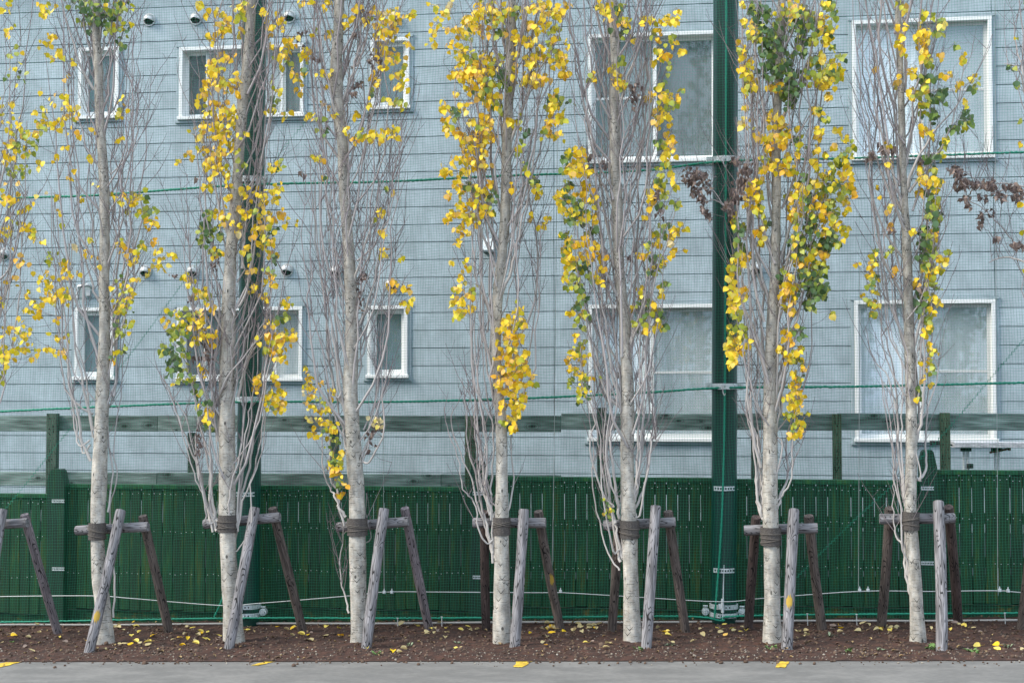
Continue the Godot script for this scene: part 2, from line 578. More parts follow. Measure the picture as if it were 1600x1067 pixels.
func poplar(spec: Dictionary) -> void:
	rng.seed = spec.seed
	var raw: PackedStringArray = spec.trunk.split(" ", false)
	var ps := PackedVector3Array()
	var rr := PackedFloat32Array()
	for s in raw:
		var q := s.split(",")
		var p := pt(float(q[0]), float(q[1]), TREE_D)
		ps.append(p)
		rr.append(float(q[2]) / 2.0 / FOCAL * (10.125 - 0.1426 * p.x) * 0.96)
	var foot := ps[0]
	var base := Vector3(foot.x, ground_y(foot.x), foot.z)
	var root := thing("poplar_tree", base, spec.label, "tree", "poplars planted in a row along the fence")
	# the trunk goes on above the picture
	var top := ps[ps.size() - 1]
	var lean := (top - ps[ps.size() - 3]).normalized()
	for k in range(1, 5):
		ps.append(top + (lean * 0.4 + Vector3.UP * 0.6) * 0.45 * k)
		rr.append(rr[raw.size() - 1] * (1.0 - 0.2 * k))
	ps.insert(0, foot + Vector3(0, -0.08, 0))
	rr.insert(0, rr[0] * 1.25)
	rr[1] *= 1.16
	for i in ps.size(): ps[i] -= base
	var sp := smooth(ps, 4)
	var sr := PackedFloat32Array()
	for i in sp.size():
		var k := mini(i / 4, rr.size() - 1)
		sr.append(lerpf(rr[k], rr[mini(k + 1, rr.size() - 1)], (i % 4) / 4.0))
	var tm := MB.new()
	var white := Color(0.77, 0.76, 0.735) * float(spec.get("pale", 1.0))
	var grey := Color(0.57, 0.55, 0.515)
	tm.tube(sp, sr, 16, white, grey, Vector2(1, 1.05), Vector2(rng.randf(), rng.randf()), false, true, 0.05, rng.randf() * 6.0)
	part("trunk", tm.done(), M.bark, root)
	var net := Net.new()
	for i in sp.size():
		if sp[i].y > 1.2: net.add(sp[i])
	# limbs that the picture shows one by one
	var limbs: Array = []
	var twigs := MB.new()
	for s in spec.limbs:
		var word: String = s
		var first := float(word.substr(1).split(" ")[0].split(",")[1])
		for twin in (3 if first > 560.0 and not word.begins_with("t") else 1):
			if twin == 2 and rng.randf() < 0.4: continue
			var bow := -0.05 if word.begins_with("f") else 0.06
			if twin: bow = rng.randf_range(-0.06, 0.08)
			var start_r := 0.0118 if not twin else rng.randf_range(0.0065, 0.0095)
			if word.begins_with("t"):
				start_r = 0.0078
				bow = -0.06
			var cp := line_px(word.substr(1), TREE_D, bow)
			var drift := rng.randfn(0, 0.05) if twin else 0.0
			for i in cp.size():
				var f := minf(1.0, i / 2.0)
				cp[i] += Vector3(rng.randfn(0, 0.008) + drift * f, rng.randfn(0, 0.05) * float(twin > 0), rng.randfn(0, 0.02) * f) * (1.0 if i else 0.3)
			if twin:                                          # leaves the bole a little higher or lower
				cp[0].y += rng.randf_range(-0.10, 0.16)
				cp[0].x = lerpf(cp[0].x, cp[1].x, 0.1)
			var lp := smooth(cp, 4)
			for i in lp.size():
				lp[i] -= base
				if i: lp[i] += Vector3(rng.randfn(0, 0.0045), 0, rng.randfn(0, 0.0045))
			var rs := PackedFloat32Array()
			for i in lp.size():
				rs.append(lerpf(start_r, 0.0026, pow(float(i) / (lp.size() - 1), 0.8)))
			var lm := MB.new()
			lm.tube(lp, rs, 6, Color(0.48, 0.455, 0.43), MID.lerp(PALE, 0.3))
			part("branch", lm.done(), M.branch, root)
			for q in lp: net.add(q)
			limbs.append(lp)
	# the rest of the upright crown
	var n: int = int(spec.get("limbs_n", 34) * 1.5)
	var high := ps[ps.size() - 1].y
	var low: float = spec.get("low", 1.35)
	for k in n:
		var t := (k + rng.randf()) / n
		var y := lerpf(low, high - 0.5, pow(t, 1.12))
		var i := 0
		while i < sp.size() - 2 and sp[i + 1].y < y: i += 1
		var o := sp[i].lerp(sp[i + 1], (y - sp[i].y) / maxf(0.001, sp[i + 1].y - sp[i].y))
		var az := k * 2.399 + rng.randfn(0, 0.3)
		var out := Vector3(cos(az), 0, sin(az))
		if out.z > 0.75 and rng.randf() < 0.75:              # few of them stand in front of the bole
			out = Vector3(signf(out.x) * 0.9, 0, 0.3).normalized()
		var reach: float = rng.randf_range(0.05, 0.22) * float(spec.get("wide", 1.0)) * (1.0 if y < high - 1.6 else 0.75)
		var length := rng.randf_range(0.9, 2.3) * (1.0 if y < high - 2.0 else 0.6)
		var lp := PackedVector3Array()
		var segs := 11
		var wob := Vector3(rng.randfn(0, 0.035), 0, rng.randfn(0, 0.035))
		for j in segs + 1:
			var s := float(j) / segs
			var rad := sr[i] * 0.8 + reach * (1.0 - exp(-s * length / 0.22)) + 0.05 * s * s * length
			var q := o + out * rad + Vector3.UP * (s * length * 0.97) + wob * sin(s * 5.0 + k)
			q += (Vector3(rng.randfn(0, 0.009), 0, rng.randfn(0, 0.009)) + Vector3(0.007, 0, 0) * sin(j * 2.1 + k)) * (1.0 if j else 0.0)
			q += (lean - Vector3.UP * lean.y) * s * length * 0.6
			lp.append(q)
		var r0 := rng.randf_range(0.0055, 0.0100) * clampf(length / 1.6, 0.75, 1.15)
		var rs := PackedFloat32Array()
		for j in segs + 1: rs.append(lerpf(r0, 0.0018, pow(float(j) / segs, 0.85)))
		var lm := MB.new()
		var pale := PALE.lerp(MID, clampf((y - 2.2) / 3.0, 0.0, 0.7))
		lm.tube(lp, rs, 5, pale, MID.lerp(FINE, 0.3))
		part("branch", lm.done(), M.branch, root)
		for q in lp: net.add(q)
		limbs.append(lp)
	# shoots and spurs
	var shoots: float = spec.get("shoots", 1.0)
	for lp in limbs:
		var m: int = lp.size()
		var cnt := int((3 + rng.randi_range(0, 4)) * shoots)
		for k in cnt:
			var j := rng.randi_range(m / 4, m - 2)
			var az := rng.randf() * TAU
			var d := Vector3(cos(az) * 0.6, 0.75, sin(az) * 0.6)
			var len := rng.randf_range(0.12, 0.55)
			var sh := shoot(twigs, net, lp[j], d, len, 0.0026, 0.0011, 5, MID, FINE, 0.16)
			for e in rng.randi_range(1, 4):
				var az2 := rng.randf() * TAU
				shoot(twigs, net, sh[rng.randi_range(1, 4)], Vector3(cos(az2), 0.8, sin(az2)), rng.randf_range(0.04, 0.16), 0.0014, 0.0009, 3, MID.lerp(FINE, 0.6), FINE, 0.12, 3)
	# foliage
	var all: Array = []
	for line in spec.leaves:
		for bit in line.split(";", false):
			var f: PackedStringArray = bit.strip_edges().split(" ", false)
			var cx := float(f[0])
			var cy := float(f[1])
			var rx := float(f[2])
			var ry := float(f[3])
			var size := float(f[6]) if f.size() > 6 else 1.0
			for k in int(ceil(float(f[4]) * 1.35)):
				var gx := clampf(rng.randfn(0, 0.55), -1.25, 1.25)
				var gy := clampf(rng.randfn(0, 0.55), -1.25, 1.25)
				var p := pt(cx + gx * rx, cy + gy * ry, TREE_D + clampf(rng.randfn(-0.03, 0.12), -0.26, 0.26)) - base
				all.append([p, size, f[5]])
	var crown: int = spec.get("above", 70)
	for k in crown:                                           # the crown above the picture
		var y := rng.randf_range(4.75, high - 0.2)
		var az := rng.randf() * TAU
		var rad := rng.randf_range(0.05, 0.3)
		var x := ps[ps.size() - 1].x
		all.append([Vector3(x + cos(az) * rad, y, sin(az) * rad), 1.0, spec.get("top", "M")])
	var dead_mesh: ArrayMesh = leaf_meshes[2]
	var xs: Array = []
	for a in all:
		var p: Vector3 = a[0]
		var s: float = rng.randf_range(0.030, 0.051) * a[1]
		var dead: bool = a[2] == "B"
		var b := leaf_basis(s, dead)
		var hook := p + b * Vector3(0, -0.55, 0.14)
		var from := net.near(hook, 0.42)
		if from != Vector3.INF and from.distance_to(hook) > 0.015:
			var gap := hook - from
			var mid := from + gap * 0.5 + Vector3(rng.randfn(0, 0.01), -0.12 * Vector2(gap.x, gap.z).length(), rng.randfn(0, 0.01))
			var tw := smooth(PackedVector3Array([from, mid, hook]), 3)
			var l := gap.length()
			var rs := PackedFloat32Array()
			for j in tw.size(): rs.append(lerpf(0.0011 + 0.004 * l, 0.0009, float(j) / (tw.size() - 1)))
			twigs.tube(tw, rs, 3, MID.lerp(FINE, 0.5), FINE)
			for j in range(1, tw.size()): net.add(tw[j])
		xs.append([Transform3D(b, p), pick(a[2]), 2 if dead else (0 if rng.randf() < 0.6 else 1), s + p.z * 0.08, p.y > 4.7])
	var tw := part("twigs", twigs.done(), M.branch, root)
	tw.set_meta("kind", "stuff")
	var front := xs.filter(func(a): return not a[4])
	front.sort_custom(func(a, b): return a[3] > b[3])
	var few := front.slice(0, 290)
	var rest := front.slice(290) + xs.filter(func(a): return a[4])
	for a in few:
		part("leaf", leaf_meshes[a[2]], leaf_mats[a[1]], root, a[0])
	for v in 3:
		var some := rest.filter(func(a): return a[2] == v)
		if some.is_empty(): continue
		var mm := MultiMesh.new()
		mm.transform_format = MultiMesh.TRANSFORM_3D
		mm.use_colors = true
		mm.mesh = leaf_meshes[v]
		mm.instance_count = some.size()
		for k in some.size():
			mm.set_instance_transform(k, some[k][0])
			mm.set_instance_color(k, leaf_colors[some[k][1]] * rng.randf_range(0.88, 1.06))
		var mi := MultiMeshInstance3D.new()
		mi.name = "foliage"
		mi.multimesh = mm
		mi.material_override = M.leaf_many
		mi.set_meta("kind", "stuff")
		root.add_child(mi, true)


# ---------------------------------------------------------------- ground
func gpt(px: float, py: float) -> Vector3:           # where a pixel's ray meets the sloping ground
	var a := pt(px, py, 1.0) - Vector3(0, EYE, 0)
	var t := (EYE - 0.047) / (SLOPE * a.x - a.y)
	return Vector3(0, EYE, 0) + a * t


func sheet(x0: float, x1: float, z0: float, z1: float, drop: float, steps: int) -> ArrayMesh:
	var mb := MB.new()
	var up := Vector3(-SLOPE, 1, 0).normalized()
	for i in steps + 1:
		var x := lerpf(x0, x1, float(i) / steps)
		for z in [z0, z1]:
			mb.vert(Vector3(x, ground_y(x) - drop, z), up, Vector2(x, z), Color.WHITE)
	for i in steps:
		mb.tri(i * 2, i * 2 + 1, i * 2 + 3)
		mb.tri(i * 2, i * 2 + 3, i * 2 + 2)
	return mb.done()


func soil_height(x: float, z: float, f: FastNoiseLite, g: FastNoiseLite) -> float:
	var edge := clampf((-ROAD_D - z) / 0.12, 0.0, 1.0)
	return ground_y(x) + (f.get_noise_2d(x, z) * 0.016 + g.get_noise_2d(x, z) * 0.011 + 0.006) * edge + 0.001


func grounds() -> void:
	tag(part("ground", sheet(-150, 150, -170, 130, 0.05, 8), M.gravel, self), "", "", "", "structure")
	# the road: a slab whose edge towards the bed shows
	var mb := MB.new()
	var up := Vector3(-SLOPE, 1, 0).normalized()
	var n := 40
	for i in n + 1:
		var x := lerpf(-40, 40, float(i) / n)
		var y := ground_y(x)
		var w := 0.006 * sin(x * 2.3) + 0.004 * sin(x * 7.1)
		mb.vert(Vector3(x, y, 9.0), up, Vector2(x, 9), Color.WHITE)
		mb.vert(Vector3(x, y, -ROAD_D + 0.012 + w), up, Vector2(x, -ROAD_D), Color.WHITE)
		mb.vert(Vector3(x, y - 0.045, -ROAD_D + w), Vector3(0, 0.2, -1).normalized(), Vector2(x, -ROAD_D - 0.1), Color.WHITE)
	for i in n:
		var b := i * 3
		mb.tri(b + 1, b + 4, b); mb.tri(b + 4, b + 3, b)
		mb.tri(b + 2, b + 5, b + 1); mb.tri(b + 5, b + 4, b + 1)
	tag(part("road", mb.done(), M.asphalt, self), "", "", "", "structure")
	# the planted bed
	var f := FastNoiseLite.new()
	f.seed = 3; f.frequency = 1.6; f.fractal_octaves = 3
	var g := FastNoiseLite.new()
	g.seed = 4; g.frequency = 9.0; g.fractal_octaves = 3
	var sb := MB.new()
	var nx := 560
	var nz := 72
	for j in nz + 1:
		var z := lerpf(-ROAD_D - 0.004, -11.32, float(j) / nz)
		for i in nx + 1:
			var x := lerpf(-8.6, 5.2, float(i) / nx)
			var e := 0.012
			var y := soil_height(x, z, f, g)
			var q := Vector3(y - soil_height(x + e, z, f, g), e, y - soil_height(x, z + e, f, g)).normalized()
			sb.vert(Vector3(x, y, z), q, Vector2(x, z), Color.WHITE)
	for j in nz:
		for i in nx:
			var p := j * (nx + 1) + i
			var s := p + nx + 1
			sb.tri(p, s, s + 1)
			sb.tri(p, s + 1, p + 1)
	tag(part("soil_bed", sb.done(), M.soil, self), "", "", "", "structure")
	# yellow marks on the road
	for k in 4:
		var q: Array = [
			[[-3, 1044], [40, 1033], [34, 1031.5], [-3, 1037.5], "long thin yellow paint line slanting across the asphalt at the left corner"],
			[[392, 1040], [403, 1040.4], [437, 1032.2], [424, 1032], "slim yellow paint tick on the asphalt before the bare-trunked poplar"],
			[[803, 1043], [815, 1043.5], [834, 1032.5], [809, 1033], "faint rubbed yellow paint smudge on the asphalt below the yellowest poplar"],
			[[1212, 1043.5], [1227, 1044], [1234, 1034.6], [1219, 1034.4], "short solid bright yellow paint patch on the asphalt near the green leafy poplar"]][k]
		var pm := MB.new()
		var cs := []
		for i in 4: cs.append(gpt(q[i][0], q[i][1]) + Vector3(0, 0.004, 0))
		var ring := PackedVector3Array()
		for i in 4:
			for s in 6:
				var w := Vector3(rng.randfn(0, 0.004), 0, rng.randfn(0, 0.006)) if s else Vector3.ZERO
				var p: Vector3 = cs[i].lerp(cs[(i + 1) % 4], s / 6.0) + w
				p.z = maxf(p.z, -ROAD_D + 0.03)
				ring.append(p)
		var mid: Vector3 = (cs[0] + cs[1] + cs[2] + cs[3]) / 4.0
		var b := pm.vert(mid, up, Vector2(mid.x, mid.z), Color.WHITE)
		for p in ring: pm.vert(p, up, Vector2(p.x, p.z), Color.WHITE)
		for i in ring.size():
			pm.tri(b, b + 1 + (i + 1) % ring.size(), b + 1 + i)
		tag(part("road_marking", pm.done(), M.paint, self), q[4], "road marking", "yellow paint marks on the road")


# ---------------------------------------------------------------- building
const SIDING_Z := -14.334
var openings: Array = []


func wx(px: float, py := 533.0) -> float: return pt(px, py, WALL_D).x
func wy(px: float, py: float) -> float: return pt(px, py, WALL_D).y


func slab(mb: MB, x0: float, x1: float, y0: float, y1: float, z0: float, z1: float, ch := 0.0) -> void:
	var s := Vector3(x1 - x0, y1 - y0, absf(z1 - z0))
	var axis := 0 if s.x >= s.y else 1
	mb.box(Vector3((x0 + x1) / 2, (y0 + y1) / 2, (z0 + z1) / 2), s, ch, axis)


# the pieces of a strip that no opening takes away: [x0, x1, y0, y1]
func pieces(x0: float, x1: float, y0: float, y1: float, margin: float) -> Array:
	var xs := [x0, x1]
	for o in openings:
		if o[1] - margin < y1 and o[3] + margin > y0:
			for x in [o[0] - margin, o[2] + margin]:
				if x > x0 + 0.004 and x < x1 - 0.004: xs.append(x)
	xs.sort()
	var out := []
	for i in xs.size() - 1:
		var xm: float = (xs[i] + xs[i + 1]) / 2
		var spans := [[y0, y1]]
		for o in openings:
			if xm > o[0] - margin and xm < o[2] + margin:
				var next := []
				for q in spans:
					var a: float = o[1] - margin
					var b: float = o[3] + margin
					if b <= q[0] or a >= q[1]:
						next.append(q)
						continue
					if a > q[0]: next.append([q[0], a])
					if b < q[1]: next.append([b, q[1]])
				spans = next
		for q in spans:
			var last: Array = out[out.size() - 1] if out.size() else [0, -999.0, 0, 0]
			if absf(last[1] - xs[i]) < 0.0001 and absf(last[2] - q[0]) < 0.0001 and absf(last[3] - q[1]) < 0.0001:
				last[1] = xs[i + 1]
			else:
				out.append([xs[i], xs[i + 1], q[0], q[1]])
	return out


func curtain_mesh(x0: float, x1: float, y0: float, y1: float, z: float, amp: float, fold: float) -> ArrayMesh:
	var mb := MB.new()
	var n := int((x1 - x0) / 0.008)
	for i in n + 1:
		var x := lerpf(x0, x1, float(i) / n)
		var a := x / fold * TAU + 0.8 * sin(x * 5.0)
		var d := amp * sin(a)
		var q := Vector3(-amp * cos(a) * TAU / fold, 0, 1).normalized()
		mb.vert(Vector3(x, y0, z + d), q, Vector2(x, y0), Color.WHITE)
		mb.vert(Vector3(x, y1, z + d * 0.8), q, Vector2(x, y1), Color.WHITE)
	for i in n:
		mb.tri(i * 2, i * 2 + 1, i * 2 + 3)
		mb.tri(i * 2, i * 2 + 3, i * 2 + 2)
	return mb.done()


# lites: list of [x0, x1, z of the sash, what hangs behind, sash width, screen?, height of a bar or 0]
func window(house: Node, o: Array, lites: Array) -> void:
	var x0: float = o[0]
	var y0: float = o[1]
	var x1: float = o[2]
	var y1: float = o[3]
	var fr := 0.036
	var mb := MB.new()
	var zf := SIDING_Z + 0.03
	var zb := -14.46
	slab(mb, x0, x1, y1 - fr, y1, zb, zf, 0.003)
	slab(mb, x0 - 0.012, x1 + 0.012, y0, y0 + fr, zb, zf + 0.018, 0.004)
	slab(mb, x0, x0 + fr, y0 + fr, y1 - fr, zb, zf - 0.001, 0.003)
	slab(mb, x1 - fr, x1, y0 + fr, y1 - fr, zb, zf - 0.001, 0.003)
	var w := part("window", mb.done(), M.white, house)
	var cm := MB.new()
	var cz := SIDING_Z + 0.012
	slab(cm, x0 - 0.034, x1 + 0.034, y1 + 0.001, y1 + 0.03, -14.35, cz + 0.01, 0.003)
	slab(cm, x0 - 0.04, x1 + 0.04, y0 - 0.03, y0 - 0.001, -14.35, cz + 0.007, 0.003)
	slab(cm, x0 - 0.034, x0 - 0.001, y0, y1, -14.35, cz, 0.003)
	slab(cm, x1 + 0.001, x1 + 0.034, y0, y1, -14.35, cz, 0.003)
	part("casing", cm.done(), M.casing, w)
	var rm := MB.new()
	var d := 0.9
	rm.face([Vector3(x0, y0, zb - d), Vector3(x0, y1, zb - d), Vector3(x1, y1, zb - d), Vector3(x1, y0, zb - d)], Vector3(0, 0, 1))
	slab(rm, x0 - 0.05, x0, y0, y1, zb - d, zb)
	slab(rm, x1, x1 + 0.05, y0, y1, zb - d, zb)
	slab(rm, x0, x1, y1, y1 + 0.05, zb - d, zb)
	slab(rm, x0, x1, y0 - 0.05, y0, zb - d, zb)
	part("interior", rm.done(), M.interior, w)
	for l in lites:
		var a: float = l[0]
		var b: float = l[1]
		var z: float = l[2]
		var sw: float = l[4]
		var sm := MB.new()
		var ya := y0 + fr
		var yb := y1 - fr
		slab(sm, a, b, yb - sw, yb, z - 0.014, z + 0.014, 0.002)
		slab(sm, a, b, ya, ya + sw * 1.2, z - 0.014, z + 0.014, 0.002)
		slab(sm, a, a + sw, ya + sw * 1.2, yb - sw, z - 0.013, z + 0.013, 0.002)
		slab(sm, b - sw, b, ya + sw * 1.2, yb - sw, z - 0.013, z + 0.013, 0.002)
		if l[6] > 0.0:
			slab(sm, a + sw, b - sw, l[6] - 0.012, l[6] + 0.012, z - 0.01, z + 0.01, 0.002)
		part("sash", sm.done(), M.white, w)
		var gm := MB.new()
		gm.face([Vector3(a + sw * 0.8, ya + sw, z), Vector3(a + sw * 0.8, yb - sw * 0.8, z), Vector3(b - sw * 0.8, yb - sw * 0.8, z), Vector3(b - sw * 0.8, ya + sw, z)], Vector3(0, 0, 1))
		part("pane", gm.done(), M.glass_small if y1 - y0 < 1.0 else (M.glass if l[3] == "none" or l[3] == "dark" else M.glass_bright), w)
		match l[3]:
			"white": part("curtain", curtain_mesh(a, b, ya, yb, zb - 0.01, 0.009, 0.07), M.curtain, w)
			"grey": part("curtain", curtain_mesh(a, b, ya, yb, zb - 0.02, 0.004, 0.13), M.curtain_grey, w)
			"teal": part("blind", curtain_mesh(a, b, ya, yb, zb - 0.03, 0.002, 0.5), M.blind_teal, w)
			"dark": part("blind", curtain_mesh(a, b, ya, yb, zb - 0.10, 0.012, 0.12), M.blind_dark, w)
		if l[5]:
			var nm := MB.new()
			nm.face([Vector3(a + 0.01, ya, z + 0.024), Vector3(a + 0.01, yb, z + 0.024), Vector3(b - 0.01, yb, z + 0.024), Vector3(b - 0.01, ya, z + 0.024)], Vector3(0, 0, 1))
			part("insect_screen", nm.done(), M.screen, w)


func vent(house: Node, px: float, py: float, r: float) -> void:
	var c := pt(px, py, -SIDING_Z)
	c.z = SIDING_Z + 0.002
	var mb := MB.new()
	var rows := 7
	var cols := 14
	var b := 0
	for i in rows + 1:
		var th := PI / 2 * i / rows
		for j in cols + 1:
			var a := lerpf(-0.35, PI + 0.35, float(j) / cols)
			var q := Vector3(cos(a) * sin(th), sin(a) * sin(th), cos(th))
			mb.vert(Vector3(q.x * r, q.y * r, 0.012 + q.z * r * 0.95), q, Vector2(0, 0), Color.WHITE)
	for i in rows:
		for j in cols:
			var p := i * (cols + 1) + j
			var s := p + cols + 1
			mb.tri(p, p + 1, s + 1)
			mb.tri(p, s + 1, s)
	var o := part("vent_hood", mb.done(), M.steel, house, Transform3D(Basis(), c))
	var fm := MB.new()
	fm.tube(PackedVector3Array([Vector3(0, 0, 0), Vector3(0, 0, 0.012)]), PackedFloat32Array([r * 1.12, r * 1.12]), 20, Color.WHITE, Color.WHITE, Vector2.ONE, Vector2.ZERO, false, true)
	part("flange", fm.done(), M.steel, o)
	var gm := MB.new()
	gm.disc(Vector3(0, 0, 0.0145), Vector3(0, 0, 1), r * 0.93, 18)
	for k in 4:
		gm.box(Vector3(0, -r * 0.75 + k * r * 0.35, 0.02), Vector3(r * 1.25, 0.005, 0.006), 0.0, 0)
	part("grille", gm.done(), M.dark, o)


func building() -> void:
	var house := thing("apartment_building", Vector3.ZERO, "two storey apartment building with pale blue grey lap siding and white windows", "building")
	var mid := SIDING_Z - 0.07
	# px rectangles of the window frames on the wall
	var R := {
		"sa": [124, 75, 187, 187], "sb": [580, 60, 641, 172], "sc": [118, 481, 180, 594], "sd": [575, 478, 638, 591],
		"da": [282, 72, 477, 186], "db": [277, 480, 472, 596],
		"ma": [922, 52, 1127, 255], "mb": [918, 476, 1122, 690],
		"ra": [1334, 30, 1553, 250], "rb": [1334, 469, 1554, 691]}
	for k in R:
		var r: Array = R[k]
		var my: float = (r[1] + r[3]) / 2.0
		R[k] = [wx(r[0], my), wy((r[0] + r[2]) / 2.0, r[3]), wx(r[2], my), wy((r[0] + r[2]) / 2.0, r[1])]
	# the storeys share their sill and head heights
	for pair in [["sa", "sb"], ["sc", "sd"], ["da", "db"], ["ma", "mb"], ["ra", "rb"]]:
		if pair[0] != "sa" and pair[0] != "sc":
			var xa: float = (R[pair[0]][0] + R[pair[1]][0]) / 2
			var xb: float = (R[pair[0]][2] + R[pair[1]][2]) / 2
			for k in pair: R[k][0] = xa; R[k][2] = xb
	for k in R: openings.append(R[k])
	# siding, board by board
	var lap := 0.1762
	var joints := [-11.0, wx(866), wx(1556), 6.5]
	var i := 0
	var cuts := 0
	for k in range(-4, 30):
		var y0 := 1.1565 + k * lap
		for s in 3:
			var xa: float = joints[s] + (0.0 if s == 0 else 0.003)
			var xb: float = joints[s + 1] - (0.0 if s == 2 else 0.003)
			for p in pieces(xa, xb, y0, y0 + lap, 0.034):
				if p[3] - p[2] < 0.012 or p[1] - p[0] < 0.01: continue
				var foot: float = 0.004 if absf(p[2] - y0) < 0.002 else 0.0
				var h: float = p[3] - p[2] - foot
				var l: float = p[1] - p[0]
				var head: float = 0.005 if absf(p[3] - y0 - lap) < 0.002 else 0.0005
				# outline: x = out of the wall, y = up; the foot stands further out than the head
				var poly := PackedVector2Array([Vector2(0, 0), Vector2(0.0155, 0), Vector2(0.017, 0.002), Vector2(0.014, h - head), Vector2(0.009, h), Vector2(0, h)])
				var mb := MB.new()
				mb.prism(poly, Transform3D(Basis(Vector3(0, 0, 1), Vector3(0, 1, 0), Vector3(-1, 0, 0)), Vector3.ZERO), l)
				part("siding_board", mb.done(), M.siding[(k * 7 + s * 3 + 40) % 3], house, Transform3D(Basis(), Vector3(p[1], p[2] + foot, -14.35)))
				i += 1
	# the wall behind the boards, with the same openings
	var wm := MB.new()
	for p in pieces(-11.0, 6.5, -0.5, 6.5, 0.002):
		slab(wm, p[0], p[1], p[2], p[3], -14.52, -14.351)
	slab(wm, -11.0, -10.85, -0.5, 6.5, -22.0, -14.53)
	slab(wm, 6.35, 6.5, -0.5, 6.5, -22.0, -14.53)
	slab(wm, -11.0, 6.5, -0.5, 6.5, -22.15, -22.01)
	slab(wm, -10.8, 6.3, 3.2, 3.35, -21.9, -15.6)
	part("wall", wm.done(), M.backing, house)
	var rf := MB.new()
	slab(rf, -11.4, 6.9, 6.505, 6.75, -22.5, -14.0, 0.02)
	part("roof", rf.done(), M.casing, house)
	# windows
	var za := -14.385
	var zb := -14.42
	for k in R:
		var o: Array = R[k]
		var a: float = o[0] + 0.036
		var b: float = o[2] - 0.036
		match k:
			"sa", "sb": window(house, o, [[a, b, za, "teal", 0.042, false, 0.0]])
			"sc", "sd": window(house, o, [[a, b, za, "teal", 0.042, false, 0.0]])
			"da":
				var m1 := wx(322, 130)
				var m2 := wx(438, 130)
				window(house, o, [[a, m1 + 0.015, zb, "none", 0.03, false, 0.0], [m1 - 0.015, m2 + 0.015, za, "grey", 0.03, true, 0.0], [m2 - 0.015, b, zb, "dark", 0.03, false, 0.0]])
			"db":
				var m1 := wx(318, 540)
				var m2 := wx(428, 540)
				window(house, o, [[a, m1 + 0.015, zb, "dark", 0.03, false, 0.0], [m1 - 0.015, m2 + 0.015, za, "dark", 0.03, true, 0.0], [m2 - 0.015, b, zb, "grey", 0.03, true, 0.0]])
			"ma":
				var m := wx(1023, 150)
				window(house, o, [[a, m + 0.02, za, "dark", 0.032, false, wy(970, 153)], [m - 0.02, b, zb, "none", 0.032, false, 0.0]])
			"mb":
				var m := wx(1020, 580)
				window(house, o, [[a, m + 0.02, zb, "white", 0.032, false, 0.0], [m - 0.02, b, za, "grey", 0.032, true, wy(1070, 582)]])
			"ra":
				var m := wx(1442, 140)
				window(house, o, [[a, m + 0.02, zb, "white", 0.032, false, 0.0], [m - 0.02, b, za, "grey", 0.032, true, wy(1500, 139)]])
			"rb":
				var m := wx(1442, 580)
				window(house, o, [[a, m + 0.02, zb, "white", 0.032, false, 0.0], [m - 0.02, b, za, "grey", 0.032, true, wy(1500, 580)]])
	# ventilation hoods
	for q in [[233, 31], [306, 29], [452, 26], [618, 32], [6, 397], [227, 424], [301, 424], [448, 422], [525, 424], [611, 445], [1182, 420]]:
		vent(house, q[0], q[1], 0.06)
	# the box hood and the bent pipe
	var c := pt(765, 384, -SIDING_Z)
	var bm := MB.new()
	bm.prism(PackedVector2Array([Vector2(0, -0.07), Vector2(0.085, -0.07), Vector2(0.10, -0.05), Vector2(0.06, 0.06), Vector2(0, 0.075)]), Transform3D(Basis(Vector3(0, 0, 1), Vector3(0, 1, 0), Vector3(-1, 0, 0)), c + Vector3(0.055, 0, 0.003)), 0.11)
	var bx := part("box_hood", bm.done(), M.galv, house)
	var lm := MB.new()
	lm.box(c + Vector3(0, -0.075, 0.05), Vector3(0.09, 0.012, 0.07), 0.0, 0)
	part("grille", lm.done(), M.dark, bx)
	var p0 := pt(121, 466, -SIDING_Z - 0.05)
	var p1 := pt(121, 450, -SIDING_Z - 0.05)
	var p2 := pt(138, 446, -SIDING_Z - 0.05)
	var pm := MB.new()
	pm.tube(PackedVector3Array([p0, p1, p1 + Vector3(0.01, 0.015, 0), p2 + Vector3(-0.02, 0.004, 0), p2 + Vector3(0.0, 0, -0.02), Vector3(p2.x + 0.005, p2.y - 0.01, SIDING_Z)]), PackedFloat32Array([0.02, 0.02, 0.02, 0.02, 0.02, 0.02]), 10, Color.WHITE, Color.WHITE, Vector2.ONE, Vector2.ZERO, true, false)
	part("bent_pipe", pm.done(), M.steel, house)
	# a low row of further fittings: a small junction box over the small window
	var jm := MB.new()
	var jc := pt(136, 458, -SIDING_Z)
	jm.box(jc + Vector3(0.02, 0, 0.02), Vector3(0.05, 0.06, 0.04), 0.004, 1)
	part("junction_box", jm.done(), M.steel, house)


